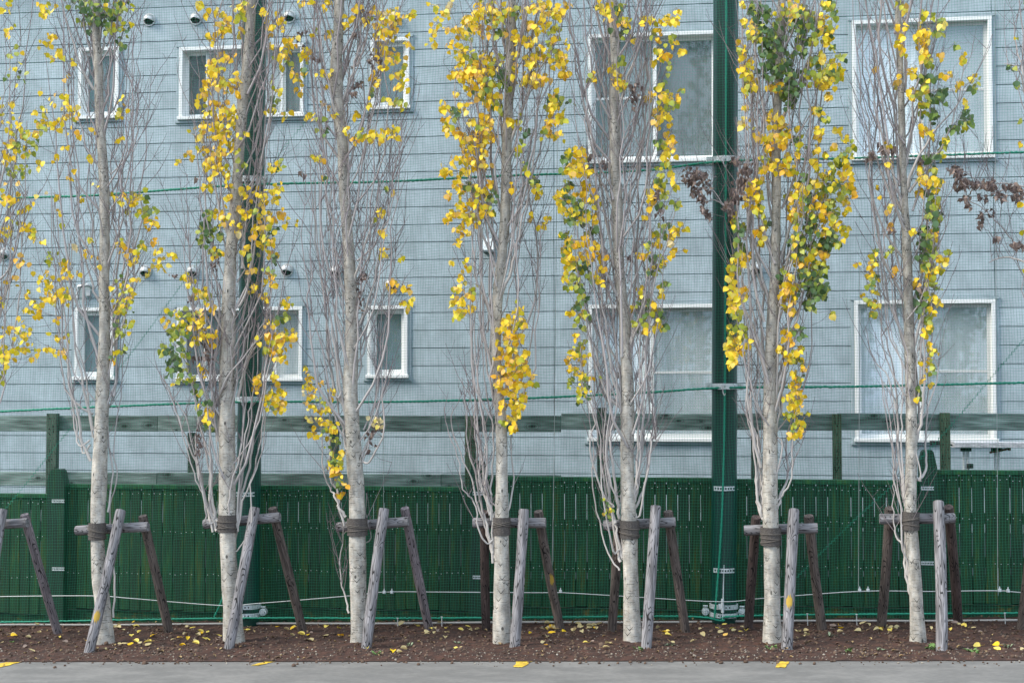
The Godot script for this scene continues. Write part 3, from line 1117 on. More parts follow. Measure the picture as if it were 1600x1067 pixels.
# ---------------------------------------------------------------- weathered rail fence behind the boards
func rail_fence() -> void:
	var root := thing("rail_fence", Vector3.ZERO, "weathered grey green timber fence of posts and two wide rails behind the boards", "fence")
	for q in [[-130, 17, 645, 1, 0], [82, 18, 646, 1, 0], [300, 12, 676, 0, 0], [522, 14, 668, 0, 0], [735, 16, 650, 1, 1], [940, 13, 637, 1, 0], [1180, 12, 668, 0, 0], [1308, 13, 647, 1, 1], [1477, 14, 645, 1, 1], [1690, 14, 645, 1, 0]]:
		var d := RAIL_D - 0.06 if q[3] else RAIL_D + 0.06
		var p := pt(q[0], q[2], d)
		var w: float = q[1] / FOCAL * d * 1.03
		var y0 := ground_y(p.x) - 0.1
		var mb := MB.new()
		mb.box(Vector3(p.x, (p.y + y0) / 2, p.z), Vector3(w, p.y - y0, 0.055), 0.005, 1)
		part("post", mb.done(), M.rail_post_olive if q[4] else M.rail_post, root)
	var cuts := [-260, 82, 247, 522, 690, 877, 1131, 1308, 1477, 1800]
	for k in cuts.size() - 1:
		var a := pt(cuts[k], 649.0 if k < 5 else 645.5, RAIL_D)
		var b := pt(cuts[k + 1], 649.5 if k < 5 else 646.5, RAIL_D)
		for low in 2:
			var drop: float = 0.0 if low == 0 else -0.475
			var h := 0.131 if low == 0 else 0.115
			if low == 1 and k >= 5: continue
			if low == 1 and k == 0: drop -= 0.0
			var mb := MB.new()
			var ta := a + Vector3(0.003, -h / 2 + drop, 0)
			var tb := b + Vector3(-0.003, -h / 2 + drop, 0)
			var dir := (tb - ta).normalized()
			mb.box((ta + tb) / 2, Vector3(ta.distance_to(tb), h, 0.05), 0.005, 0, Color.WHITE, Basis(dir, Vector3(-dir.y, dir.x, 0), Vector3(0, 0, 1)))
			part("rail", mb.done(), M.rails[(k * 2 + low) % 3], root)


# ---------------------------------------------------------------- green board fence
func band(parent: Node, at: Vector3, w: float, h: float, bow: float) -> void:     # perforated steel strap
	var mb := MB.new()
	var n := 8
	for k in n:
		var s0 := float(k) / n - 0.5
		var s1 := float(k + 1) / n - 0.5
		var a := Vector3(s0 * w, 0, bow * (1.0 - 4.0 * s0 * s0))
		var b := Vector3(s1 * w, 0, bow * (1.0 - 4.0 * s1 * s1))
		var d := (b - a).normalized()
		var t := Basis(d, Vector3.UP, d.cross(Vector3.UP))
		var l := a.distance_to(b)
		for e in [1, -1]:
			mb.box(at + (a + b) / 2 + Vector3(0, e * h * 0.36, 0), Vector3(l, h * 0.28, 0.004), 0.0, 0, Color.WHITE, t)
		mb.box(at + a + d * l * 0.16, Vector3(l * 0.32, h * 0.44, 0.0036), 0.0, 0, Color.WHITE, t)
	part("band", mb.done(), M.galv, parent)


func plank_fence() -> void:
	var root := thing("plank_fence", Vector3.ZERO, "dark green upright board fence stepping up behind the poplars", "fence")
	rng.seed = 77
	var panels := [[-260, 78, 770, 966], [103, 372, 757, 967], [399, 737, 759.5, 966], [760, 1113, 745.5, 966], [1149, 1441, 749.5, 965], [1460, 1760, 735, 964]]
	var nails := MB.new()
	for p in panels:
		var a := pt(p[0], p[2], FENCE_D)
		var b := pt(p[1], p[2], FENCE_D)
		var x0: float = a.x
		var x1: float = b.x
		var top: float = pt((p[0] + p[1]) / 2.0, p[2], FENCE_D).y
		var xm := (x0 + x1) / 2
		var bottom := ground_y(xm) + 0.105
		var n := int(round((x1 - x0) / 0.0875))
		var w := (x1 - x0) / n
		for k in n:
			var mb := MB.new()
			var bw := w - (rng.randf_range(0.0030, 0.0050) if p[0] < 700 else rng.randf_range(0.004, 0.0062))
			var y0 := bottom + rng.randf_range(-0.006, 0.006)
			var y1 := top - 0.036
			mb.box(Vector3.ZERO, Vector3(bw, y1 - y0, 0.014), 0.0035, 1)
			var x := x0 + (k + 0.5) * w
			part("plank", mb.done(), M.planks[rng.randi_range(0, 4)], root, Transform3D(Basis(Vector3(0, 0, 1), rng.randfn(0, 0.0018)), Vector3(x, (y0 + y1) / 2, -FENCE_D - 0.012 + rng.randfn(0, 0.0012))))
			for yy in [top - 0.075, bottom + 0.29, bottom + 0.62]:
				for s in [-0.28, 0.28]:
					if rng.randf() < 0.8:
						var q := Vector3(x + s * bw, yy + rng.randfn(0, 0.004), -FENCE_D - 0.0012)
						nails.disc(q, Vector3(0, 0, 1), 0.0034, 6)
		var cm := MB.new()
		slab(cm, x0, x1, top - 0.036, top, -FENCE_D - 0.045, -FENCE_D + 0.008, 0.004)
		part("cap_rail", cm.done(), M.plank_trim, root)
		for y in [top - 0.09, bottom + 0.3, bottom + 0.62]:
			var sm := MB.new()
			slab(sm, x0, x1, y - 0.04, y + 0.04, -FENCE_D - 0.055, -FENCE_D - 0.021, 0.003)
			part("stringer", sm.done(), M.planks[2], root)
		var pm := MB.new()
		var g0 := ground_y(x0)
		var g1 := ground_y(x1)
		pm.prism(PackedVector2Array([Vector2(x0, g0 - 0.06), Vector2(x1, g1 - 0.06), Vector2(x1, maxf(g1 + 0.02, bottom - 0.012)), Vector2(x0, bottom - 0.012)]), Transform3D(Basis(), Vector3(0, 0, -FENCE_D - 0.055)), 0.03)
		part("plinth_board", pm.done(), M.plinth, root)
	var nm := part("nails", nails.done(), M.galv, root)
	nm.set_meta("kind", "stuff")
	# the posts between the panels, with slanting shoulders
	for q in [[90, 30, 733, 783, 889], [748, 27, 720, 771, 902], [1450, 26, 703, 763, 880]]:
		var d := FENCE_D - 0.02
		var w: float = q[1] / FOCAL * d
		var p := pt(q[0], q[2], d)
		var y0 := ground_y(p.x) - 0.1
		var pb := MB.new()
		var h := p.y - y0
		pb.prism(PackedVector2Array([Vector2(-w / 2, 0), Vector2(w / 2, 0), Vector2(w / 2, h - 0.13), Vector2(w * 0.30, h - 0.012), Vector2(w * 0.2, h), Vector2(-w * 0.2, h), Vector2(-w * 0.34, h - 0.012), Vector2(-w / 2, h - 0.09)]), Transform3D(Basis(), Vector3(p.x, y0, p.z - 0.06)), 0.1)
		var po := part("post", pb.done(), M.post_green, root)
		for y in [q[3], q[4]]:
			var c := pt(q[0], y, d - 0.045)
			band(po, c, w * 0.72, 0.026, 0.0)


# ---------------------------------------------------------------- poles
func net_pole(px0: float, px1: float, label: String, bands: Array, clamps: Array) -> void:
	var d := 11.09
	var a := pt(px1, 966, d)
	var b := pt(px0, 2, d)
	a.y = ground_y(a.x) - 0.1
	var root := thing("net_pole", Vector3(a.x, ground_y(a.x), a.z), label, "pole", "green steel poles that carry the net")
	var o := root.position
	var t := (b - a).normalized()
	var top := a + t * 8.2
	var mb := MB.new()
	var r := 0.094
	mb.tube(PackedVector3Array([a - o, top - o]), PackedFloat32Array([r, r]), 40, Color.WHITE, Color.WHITE, Vector2.ONE, Vector2.ZERO, false, true)
	part("shaft", mb.done(), M.pole, root)
	var at_y := func(y: float) -> Vector3: return a + t * ((y - a.y) / t.y) - o
	for y in bands:
		var c: Vector3 = at_y.call(pt(px1, y, d).y)
		band(root, c + Vector3(0, 0, r * 0.62 + 0.03), r * 1.6, 0.033, r * 0.42)
	for y in clamps:                                      # two half shells with ears, bolts and a hook
		var c: Vector3 = at_y.call(pt(px1, y, d).y)
		var cm := MB.new()
		cm.tube(PackedVector3Array([c - t * 0.017, c + t * 0.017]), PackedFloat32Array([r + 0.005, r + 0.005]), 36, Color.WHITE, Color.WHITE, Vector2.ONE, Vector2.ZERO, true, true)
		for s in [1, -1]:
			cm.box(c + Vector3(s * (r + 0.022), 0, 0.03), Vector3(0.05, 0.052, 0.07), 0.006, 1)
		for k in 7:                                       # the front half shell passes over the net
			var a0 := lerpf(-1.15, 1.15, k / 7.0)
			var a1 := lerpf(-1.15, 1.15, (k + 1) / 7.0)
			var q0 := Vector3(sin(a0) * (r + 0.012), 0, 0.034 + cos(a0) * (r + 0.012))
			var q1 := Vector3(sin(a1) * (r + 0.012), 0, 0.034 + cos(a1) * (r + 0.012))
			var e := (q1 - q0).normalized()
			cm.box(c + (q0 + q1) / 2, Vector3(q0.distance_to(q1) + 0.001, 0.044, 0.006), 0.0, 0, Color.WHITE, Basis(e, Vector3.UP, e.cross(Vector3.UP)))
		var cl := part("clamp", cm.done(), M.galv, root)
		for s in [1, -1, 0]:
			var bm := MB.new()
			var q := c + (Vector3(s * (r + 0.026), 0, 0.063) if s else Vector3(-0.01, 0, r + 0.048))
			bm.tube(PackedVector3Array([q, q + Vector3(0, 0, 0.016)]), PackedFloat32Array([0.011, 0.011]), 6, Color.WHITE, Color.WHITE, Vector2.ONE, Vector2.ZERO, false, true)
			part("bolt", bm.done(), M.steel, cl)
		var hm := MB.new()
		hm.tube(smooth(PackedVector3Array([c + Vector3(-0.012, -0.01, r + 0.054), c + Vector3(-0.012, -0.04, r + 0.054), c + Vector3(-0.002, -0.066, r + 0.054), c + Vector3(0.006, -0.05, r + 0.054)]), 4), PackedFloat32Array([0.004, 0.004, 0.004, 0.004, 0.004, 0.004, 0.004, 0.004, 0.004, 0.004, 0.004, 0.004, 0.004]), 6, Color.WHITE, Color.WHITE)
		part("hook", hm.done(), M.steel, cl)
	for y in [946.5, 959.5]:                              # the broad straps at the foot
		var c: Vector3 = at_y.call(pt(px1, y, d).y)
		var cm := MB.new()
		cm.tube(PackedVector3Array([c - t * 0.016, c + t * 0.016]), PackedFloat32Array([r + 0.012, r + 0.012]), 36, Color.WHITE, Color.WHITE, Vector2.ONE, Vector2.ZERO, true, true)
		var cl := part("strap", cm.done(), M.galv, root)
		for s in [-0.35, -0.12, 0.16, 0.4]:
			var hm := MB.new()
			var q := Vector3(sin(s), 0, cos(s))
			hm.disc(c + q * (r + 0.0135), q, 0.006, 10)
			part("hole", hm.done(), M.dark, cl)
	for s in [1, -1]:                                     # tensioning eyes on both sides
		var c: Vector3 = at_y.call(pt(px1, 955.0, d).y) + Vector3(s * (r + 0.04), 0, 0.02)
		var em := MB.new()
		em.tube(PackedVector3Array([c + Vector3(0, 0, -0.03), c + Vector3(0, 0, 0.012)]), PackedFloat32Array([0.028, 0.028]), 18, Color.WHITE, Color.WHITE, Vector2.ONE, Vector2.ZERO, true, true)
		em.tube(PackedVector3Array([c + Vector3(0, 0, 0.013), c + Vector3(0, 0, 0.022)]), PackedFloat32Array([0.017, 0.013]), 12, Color.WHITE, Color.WHITE, Vector2.ONE, Vector2.ZERO, false, true)
		em.box(c + Vector3(0, 0.04, 0), Vector3(0.036, 0.008, 0.03), 0.002, 0)
		part("tension_eye", em.done(), M.galv, root)
	var rm := MB.new()                                     # tension rod down the front
	var c0: Vector3 = at_y.call(pt(px1, 880.0, d).y) + Vector3(0.0, 0, r + 0.02)
	var c1: Vector3 = at_y.call(pt(px1, 966.0, d).y) + Vector3(-0.008, 0, r + 0.028)
	rm.tube(PackedVector3Array([c0, c1]), PackedFloat32Array([0.0045, 0.0045]), 8, Color.WHITE, Color.WHITE)
	rm.tube(PackedVector3Array([c1 + Vector3(0, 0.16, 0), c1 + Vector3(0, 0.06, 0)]), PackedFloat32Array([0.011, 0.012]), 8, Color.WHITE, Color.WHITE, Vector2.ONE, Vector2.ZERO, true, true)
	rm.box(c1 + Vector3(-0.012, 0.105, 0), Vector3(0.04, 0.036, 0.014), 0.004, 1)
	part("tension_rod", rm.done(), M.galv, root)


# ---------------------------------------------------------------- net and ropes
func rope_mesh(s: String, d: float, r: float, twist := true) -> ArrayMesh:
	var ps := smooth(line_px(s, d), 6)
	var mb := MB.new()
	var fine := PackedVector3Array()
	var rs := PackedFloat32Array()
	for i in ps.size() - 1:
		var n := maxi(1, int(ps[i].distance_to(ps[i + 1]) / (0.016 if twist else 0.2)))
		for k in n:
			fine.append(ps[i].lerp(ps[i + 1], float(k) / n) + Vector3(0, rng.randfn(0, 0.0009), 0) * (1.0 if twist else 0.0))
			rs.append(r * (1.0 + (0.24 if fine.size() % 2 else -0.2) * (1.0 if twist else 0.0)))
	fine.append(ps[ps.size() - 1])
	rs.append(r)
	mb.tube(fine, rs, 5, Color.WHITE, Color.WHITE)
	return mb.done()


func safety_net() -> void:
	rng.seed = 12
	var root := thing("safety_net", Vector3.ZERO, "fine dark green safety net hung between the two green poles", "net")
	var f := FastNoiseLite.new()
	f.seed = 8; f.frequency = 0.55; f.fractal_octaves = 2
	var g := FastNoiseLite.new()
	g.seed = 18; g.frequency = 1.1; g.fractal_octaves = 3
	var warp := func(x: float, y: float) -> Vector3:
		return Vector3(x + g.get_noise_2d(x * 0.7, y) * 0.022, y + SLOPE * x + g.get_noise_2d(x + 40.0, y * 1.4) * 0.026, -NET_D + f.get_noise_2d(x, y) * 0.05)
	var x0 := -6.9
	var x1 := 3.5
	var y0 := 0.10
	var y1 := 6.3
	var pitch := 0.0203
	var r := 0.00072
	var mb := MB.new()
	var col := Color.WHITE
	var n := int((x1 - x0) / pitch)
	for i in n + 1:
		var x := x0 + i * pitch
		var ps := PackedVector3Array()
		var rs := PackedFloat32Array()
		for k in 33:
			ps.append(warp.call(x, lerpf(y0, y1, k / 32.0)))
			rs.append(r)
		mb.tube(ps, rs, 3, col, col)
	n = int((y1 - y0) / pitch)
	for i in n + 1:
		var y := y0 + i * pitch
		var ps := PackedVector3Array()
		var rs := PackedFloat32Array()
		for k in 53:
			ps.append(warp.call(lerpf(x0, x1, k / 52.0), y))
			rs.append(r)
		mb.tube(ps, rs, 3, col, col)
	var me := part("mesh", mb.done(), M.net, root)
	me.set_meta("kind", "stuff")
	for s in ["-200,330 0,311 150,305 380,289 600,284 780,275 1000,267 1131,252 1340,247 1600,238 1800,232", "-200,655 0,643 200,634 385,628 600,628 800,623 1000,614 1131,606 1340,604 1600,598 1800,594"]:
		part("rope", rope_mesh(s, NET_D - 0.02, 0.0085), M.rope, root)
	part("bottom_rope", rope_mesh("-200,973 0,972 355,966 600,966 800,965 1000,963 1095,964 1131,970 1170,962 1600,958 1800,957", NET_D - 0.01, 0.0075), M.rope, root)
	for s in ["500,165 478,192 430,250 327,386 215,540 130,645 30,770 -60,880", "1700,420 1590,545 1450,708 1330,820 1225,925"]:
		var way := smooth(line_px(s, NET_D + 0.004), 4)
		var ps := PackedVector3Array()
		var rs := PackedFloat32Array()
		for i in way.size() - 1:
			var cells := maxi(1, int(way[i].distance_to(way[i + 1]) / (pitch * 1.35)))
			for k in cells:
				var a := way[i].lerp(way[i + 1], float(k) / cells)
				var b := way[i].lerp(way[i + 1], float(k + 1) / cells)
				ps.append(a)
				ps.append(Vector3(b.x, a.y, a.z))
				rs.append(0.0026)
				rs.append(0.0026)
		var cm := MB.new()
		cm.tube(ps, rs, 4, col, col)
		part("selvedge_cord", cm.done(), M.rope, root)
	for s in ["599,640 599,780 600,924", "874,60 870,300 866,700 862,925", "1344,420 1343,700 1342,924", "1556,0 1557,400 1559,700 1560,922"]:
		part("hanging_cord", rope_mesh(s, NET_D - 0.012, 0.0022, false), M.cord, root)
	part("lacing_rope", rope_mesh("1135.5,-60 1134.5,250 1133,604 1130,760 1126,850 1121,915 1117,966", 10.955, 0.0075), M.rope, root)
	part("lacing_rope", rope_mesh("356,905 350,925 343,945 334,964", NET_D - 0.03, 0.006), M.rope, root)
	# the galvanised guy wire along the foot of the net, with its clips
	var wire := thing("guy_wire", Vector3.ZERO, "thin galvanised wire strung low along the net from pole to pole", "wire")
	part("strand", rope_mesh("-200,936 0,932 145,931 205,935 345,946 400,943 545,931 600,925 690,925 835,926 878,926 965,931 1122,940 1190,935 1342,924 1450,924 1560,923 1600,926 1800,940", NET_D - 0.06, 0.0036, false), M.wire, wire)
	for q in [[600, 925], [612, 925], [876, 924], [1344, 922], [1357, 922], [1563, 922], [1576, 923]]:
		var c := pt(q[0], q[1], NET_D - 0.062)
		var cm := MB.new()
		cm.box(c, Vector3(0.022, 0.02, 0.018), 0.004, 1)
		cm.tube(PackedVector3Array([c, c + Vector3(0, 0.026, 0)]), PackedFloat32Array([0.004, 0.004]), 6, Color.WHITE, Color.WHITE, Vector2.ONE, Vector2.ZERO, false, true)
		part("clip", cm.done(), M.galv, wire)
	# the pale pipe on the soil under the net, and the pegs
	var pipe := MB.new()
	var ps := PackedVector3Array()
	var rs := PackedFloat32Array()
	for k in 30:
		var x := lerpf(-7.5, 4.2, k / 29.0)
		ps.append(Vector3(x, ground_y(x) + 0.018 + 0.003 * sin(x * 3.0), -11.06))
		rs.append(0.0085)
	pipe.tube(ps, rs, 8, Color.WHITE, Color.WHITE)
	tag(part("ground_pipe", pipe.done(), M.conduit, self), "thin pale pipe lying on the soil along the foot of the net", "pipe")
	var said := ["the fence, left of the yellowest poplar's stakes", "the gap between the bare-trunked and the yellowest poplar", "the foot of the thick green leafy poplar's stakes", "the soil midway between the two rightmost poplars", "the soil near the right picture edge"]
	var k := 0
	for q in [[621, 966, 974], [690, 964, 976], [1262, 959, 969], [1339, 960, 972], [1571, 958, 975]]:
		var a := pt(q[0], q[1], 10.93)
		var mb2 := MB.new()
		var b := Vector3(a.x + 0.004, ground_y(a.x) - 0.05, a.z)
		mb2.tube(PackedVector3Array([b, a]), PackedFloat32Array([0.0035, 0.004]), 6, Color.WHITE, Color.WHITE, Vector2.ONE, Vector2.ZERO, false, true)
		mb2.box(a, Vector3(0.014, 0.007, 0.01), 0.002, 0)
		tag(part("ground_peg", mb2.done(), M.wire, self), "small whitish peg stuck in by " + said[k], "peg", "pegs along the foot of the net")
		k += 1


# ---------------------------------------------------------------- scaffold bench behind the fence
func pipe_bench() -> void:
	var d := 12.9
	var a := pt(1489, 694, d)
	var root := thing("pipe_trestle", Vector3(a.x, ground_y(a.x) - 0.05, a.z), "chalky whitish scaffold board on steel pipes standing behind the fence by the big window", "trestle")
	var o := root.position
	var mb := MB.new()
	mb.box(Vector3(1.1, a.y - o.y - 0.003, 0), Vector3(2.2, 0.048, 0.24), 0.005, 0)
	part("board", mb.done(), M.scaffold, root)
	for px in [1507, 1513, 1556, 1561]:
		var p := pt(px, 700, d) - o
		var tm := MB.new()
		var top := a.y - o.y - 0.03
		tm.tube(PackedVector3Array([Vector3(p.x, -0.1, 0), Vector3(p.x, top, 0)]), PackedFloat32Array([0.012, 0.012]), 10, Color.WHITE, Color.WHITE)
		part("leg", tm.done(), M.galv, root)
	for px in [1510, 1558]:
		var p := pt(px, 700, d) - o
		var jm := MB.new()
		jm.box(Vector3(p.x, a.y - o.y - 0.045, 0), Vector3(0.085, 0.03, 0.05), 0.005, 0)
		part("bracket", jm.done(), M.dark, root)
	var cm := MB.new()
	var c := pt(1514, 728, d) - o
	cm.box(c + Vector3(0.01, 0, 0.02), Vector3(0.05, 0.04, 0.05), 0.008, 1)
	part("coupler", cm.done(), M.dark, root)
	var hm := MB.new()
	var h0 := pt(1546, 707, d) - o
	var h1 := pt(1577, 701, d) - o
	hm.tube(PackedVector3Array([h0 + Vector3(0, 0, 0.03), h1 + Vector3(0, 0, 0.03)]), PackedFloat32Array([0.009, 0.009]), 8, Color.WHITE, Color.WHITE, Vector2.ONE, Vector2.ZERO, true, true)
	hm.box(h1 + Vector3(0, 0, 0.03), Vector3(0.022, 0.03, 0.03), 0.004, 1)
	part("handle_screw", hm.done(), M.rust, root)
	var c2 := MB.new()
	var e := pt(1462, 692, d) - o
	c2.box(e, Vector3(0.085, 0.035, 0.05), 0.006, 0)
	c2.tube(PackedVector3Array([e, Vector3(0.01, a.y - o.y - 0.01, 0)]), PackedFloat32Array([0.008, 0.008]), 8, Color.WHITE, Color.WHITE)
	part("end_clamp", c2.done(), M.dark, root)


# ---------------------------------------------------------------- tree supports
func log_mesh(a: Vector3, b: Vector3, r: float) -> ArrayMesh:
	var mb := MB.new()
	var ps := PackedVector3Array()
	var rs := PackedFloat32Array()
	var side := Vector3(rng.randfn(0, 0.004), 0, rng.randfn(0, 0.004))
	for k in 9:
		var t := k / 8.0
		ps.append(a.lerp(b, t) + side * sin(t * PI))
		rs.append(r * (1.0 + rng.randfn(0, 0.015)) * (0.93 if k == 0 or k == 8 else 1.0))
	ps.insert(1, a.lerp(b, 0.012))
	rs.insert(1, r)
	ps.insert(9, a.lerp(b, 0.988))
	rs.insert(9, r)
	mb.tube(ps, rs, 14, Color.WHITE, Color.WHITE, Vector2(1, 0.85), Vector2(rng.randf(), rng.randf()), true, true, 0.035, rng.randf() * 6.0)
	return mb.done()


func support(s: Dictionary) -> void:
	rng.seed = 300 + int(s.seed)
	var w: PackedStringArray = s.wrap.split(",")
	var wp := pt(float(w[0]), float(w[1]), TREE_D)
	var wr := float(w[2]) / 2.0 / FOCAL * 10.35 + 0.006
	var root := thing("tree_support", Vector3(wp.x, ground_y(wp.x), wp.z), s.label, "tree stake", "log stake frames tied to the poplars")
	var o := root.position
	var bd := TREE_D + wr + 0.035
	var b := line_px(s.bar, bd)
	part("crossbar", log_mesh(b[0] - o, b[1] - o, 0.036), M.stake_grey, root)
	for k in ["f", "r", "l"]:
		if not s.has(k): continue
		var q: PackedStringArray = s[k].split(" ")
		var t := q[0].split(",")
		var u := q[1].split(",")
		var top := pt(float(t[0]), float(t[1]), bd - 0.075 if k == "f" else bd + 0.075)
		var foot := gpt(float(u[0]), float(u[1]))
		foot += (foot - top).normalized() * 0.1
		var m = {"f": M.stake_grey, "r": M.stake_brown, "l": M.stake_dark}[k]
		if s.has(k + "m"): m = M[s[k + "m"]]
		var leg := part("leg", log_mesh(foot - o, top - o, 0.037 if k == "f" else 0.0335), m, root)
		if s.has(k + "spot"):
			var z: PackedStringArray = s[k + "spot"].split(",")
			var c0 := pt(float(z[0]), float(z[1]), 10.0)
			# a daub of yellow paint that follows the log
			var dir := (top - foot).normalized()
			var eye := (c0 - Vector3(0, EYE, 0)).normalized()
			var best := 0.0
			var near := 9.0
			for i in 60:
				var c := foot.lerp(top, i / 59.0)
				var e := (c - Vector3(0, EYE, 0)).normalized().distance_to(eye)
				if e < near: near = e; best = i / 59.0
			var c1 := foot.lerp(top, best)
			var face := Vector3(0, EYE, 0) - c1
			face = (face - dir * face.dot(dir)).normalized()
			var pm := MB.new()
			var r := 0.0385 if k == "f" else 0.035
			for i in 9:
				for j in 7:
					var a := (i - 4) / 4.0 * 0.55
					var h := (j - 3) / 3.0 * 0.04 * sqrt(maxf(0.05, 1.0 - pow((i - 4) / 4.3, 2))) * (1.0 + 0.45 * sin(i * 2.6))
					var n := face * cos(a) + face.cross(dir) * sin(a)
					pm.vert(c1 - o + n * r + dir * h, n, Vector2.ZERO, Color.WHITE)
			for i in 8:
				for j in 6:
					var p := i * 7 + j
					pm.tri(p, p + 7, p + 8); pm.tri(p, p + 8, p + 1)
			part("paint_daub", pm.done(), M.spray, leg)
	# the hemp wrap and the twine that ties the bar on
	var mb := MB.new()
	var up := (pt(float(w[0]), float(w[1]) - 40, TREE_D) - pt(float(w[0]) + float(s.get("tilt", 0)), float(w[1]), TREE_D)).normalized()
	var c := wp - o
	var hh := 0.062
	mb.tube(PackedVector3Array([c - up * hh, c - up * hh * 0.96, c - up * 0.02, c + up * 0.02, c + up * hh * 0.96, c + up * hh]), PackedFloat32Array([wr - 0.004, wr + 0.003, wr + 0.001, wr + 0.002, wr + 0.004, wr - 0.003]), 20, Color.WHITE, Color.WHITE, Vector2.ONE, Vector2.ZERO, false, false, 0.03, s.seed)
	part("hemp_wrap", mb.done(), M.wrap, root)
	var tm := MB.new()
	for k in 3:
		var ps := PackedVector3Array()
		var rs := PackedFloat32Array()
		var h := rng.randf_range(-0.035, 0.03)
		var tilt := rng.randf_range(-0.35, 0.35)
		for i in 21:
			var a := TAU * i / 20.0
			ps.append(c + Vector3(cos(a) * (wr + 0.006), 0, sin(a) * (wr + 0.006)) + up * (h + tilt * 0.06 * cos(a)))
			rs.append(0.0028)
		tm.tube(ps, rs, 5, Color.WHITE, Color.WHITE)
	part("twine", tm.done(), M.twine, root)


# ---------------------------------------------------------------- things on the soil
func where_words(x: float) -> String:
	var best := 0
	var xs := [-5.3, -4.48, -3.49, -2.58, -1.54, -0.63, 0.31, 1.27, 2.2]
	for i in 9:
		if absf(x - xs[i]) < absf(x - xs[best]): best = i
	return ["by the left picture edge", "by the tufted poplar", "by the twin-armed poplar", "by the nearly bare poplar", "by the yellowest poplar", "by the drooping olive poplar", "by the thick green poplar", "by the slim poplar", "by the right picture edge"][best]


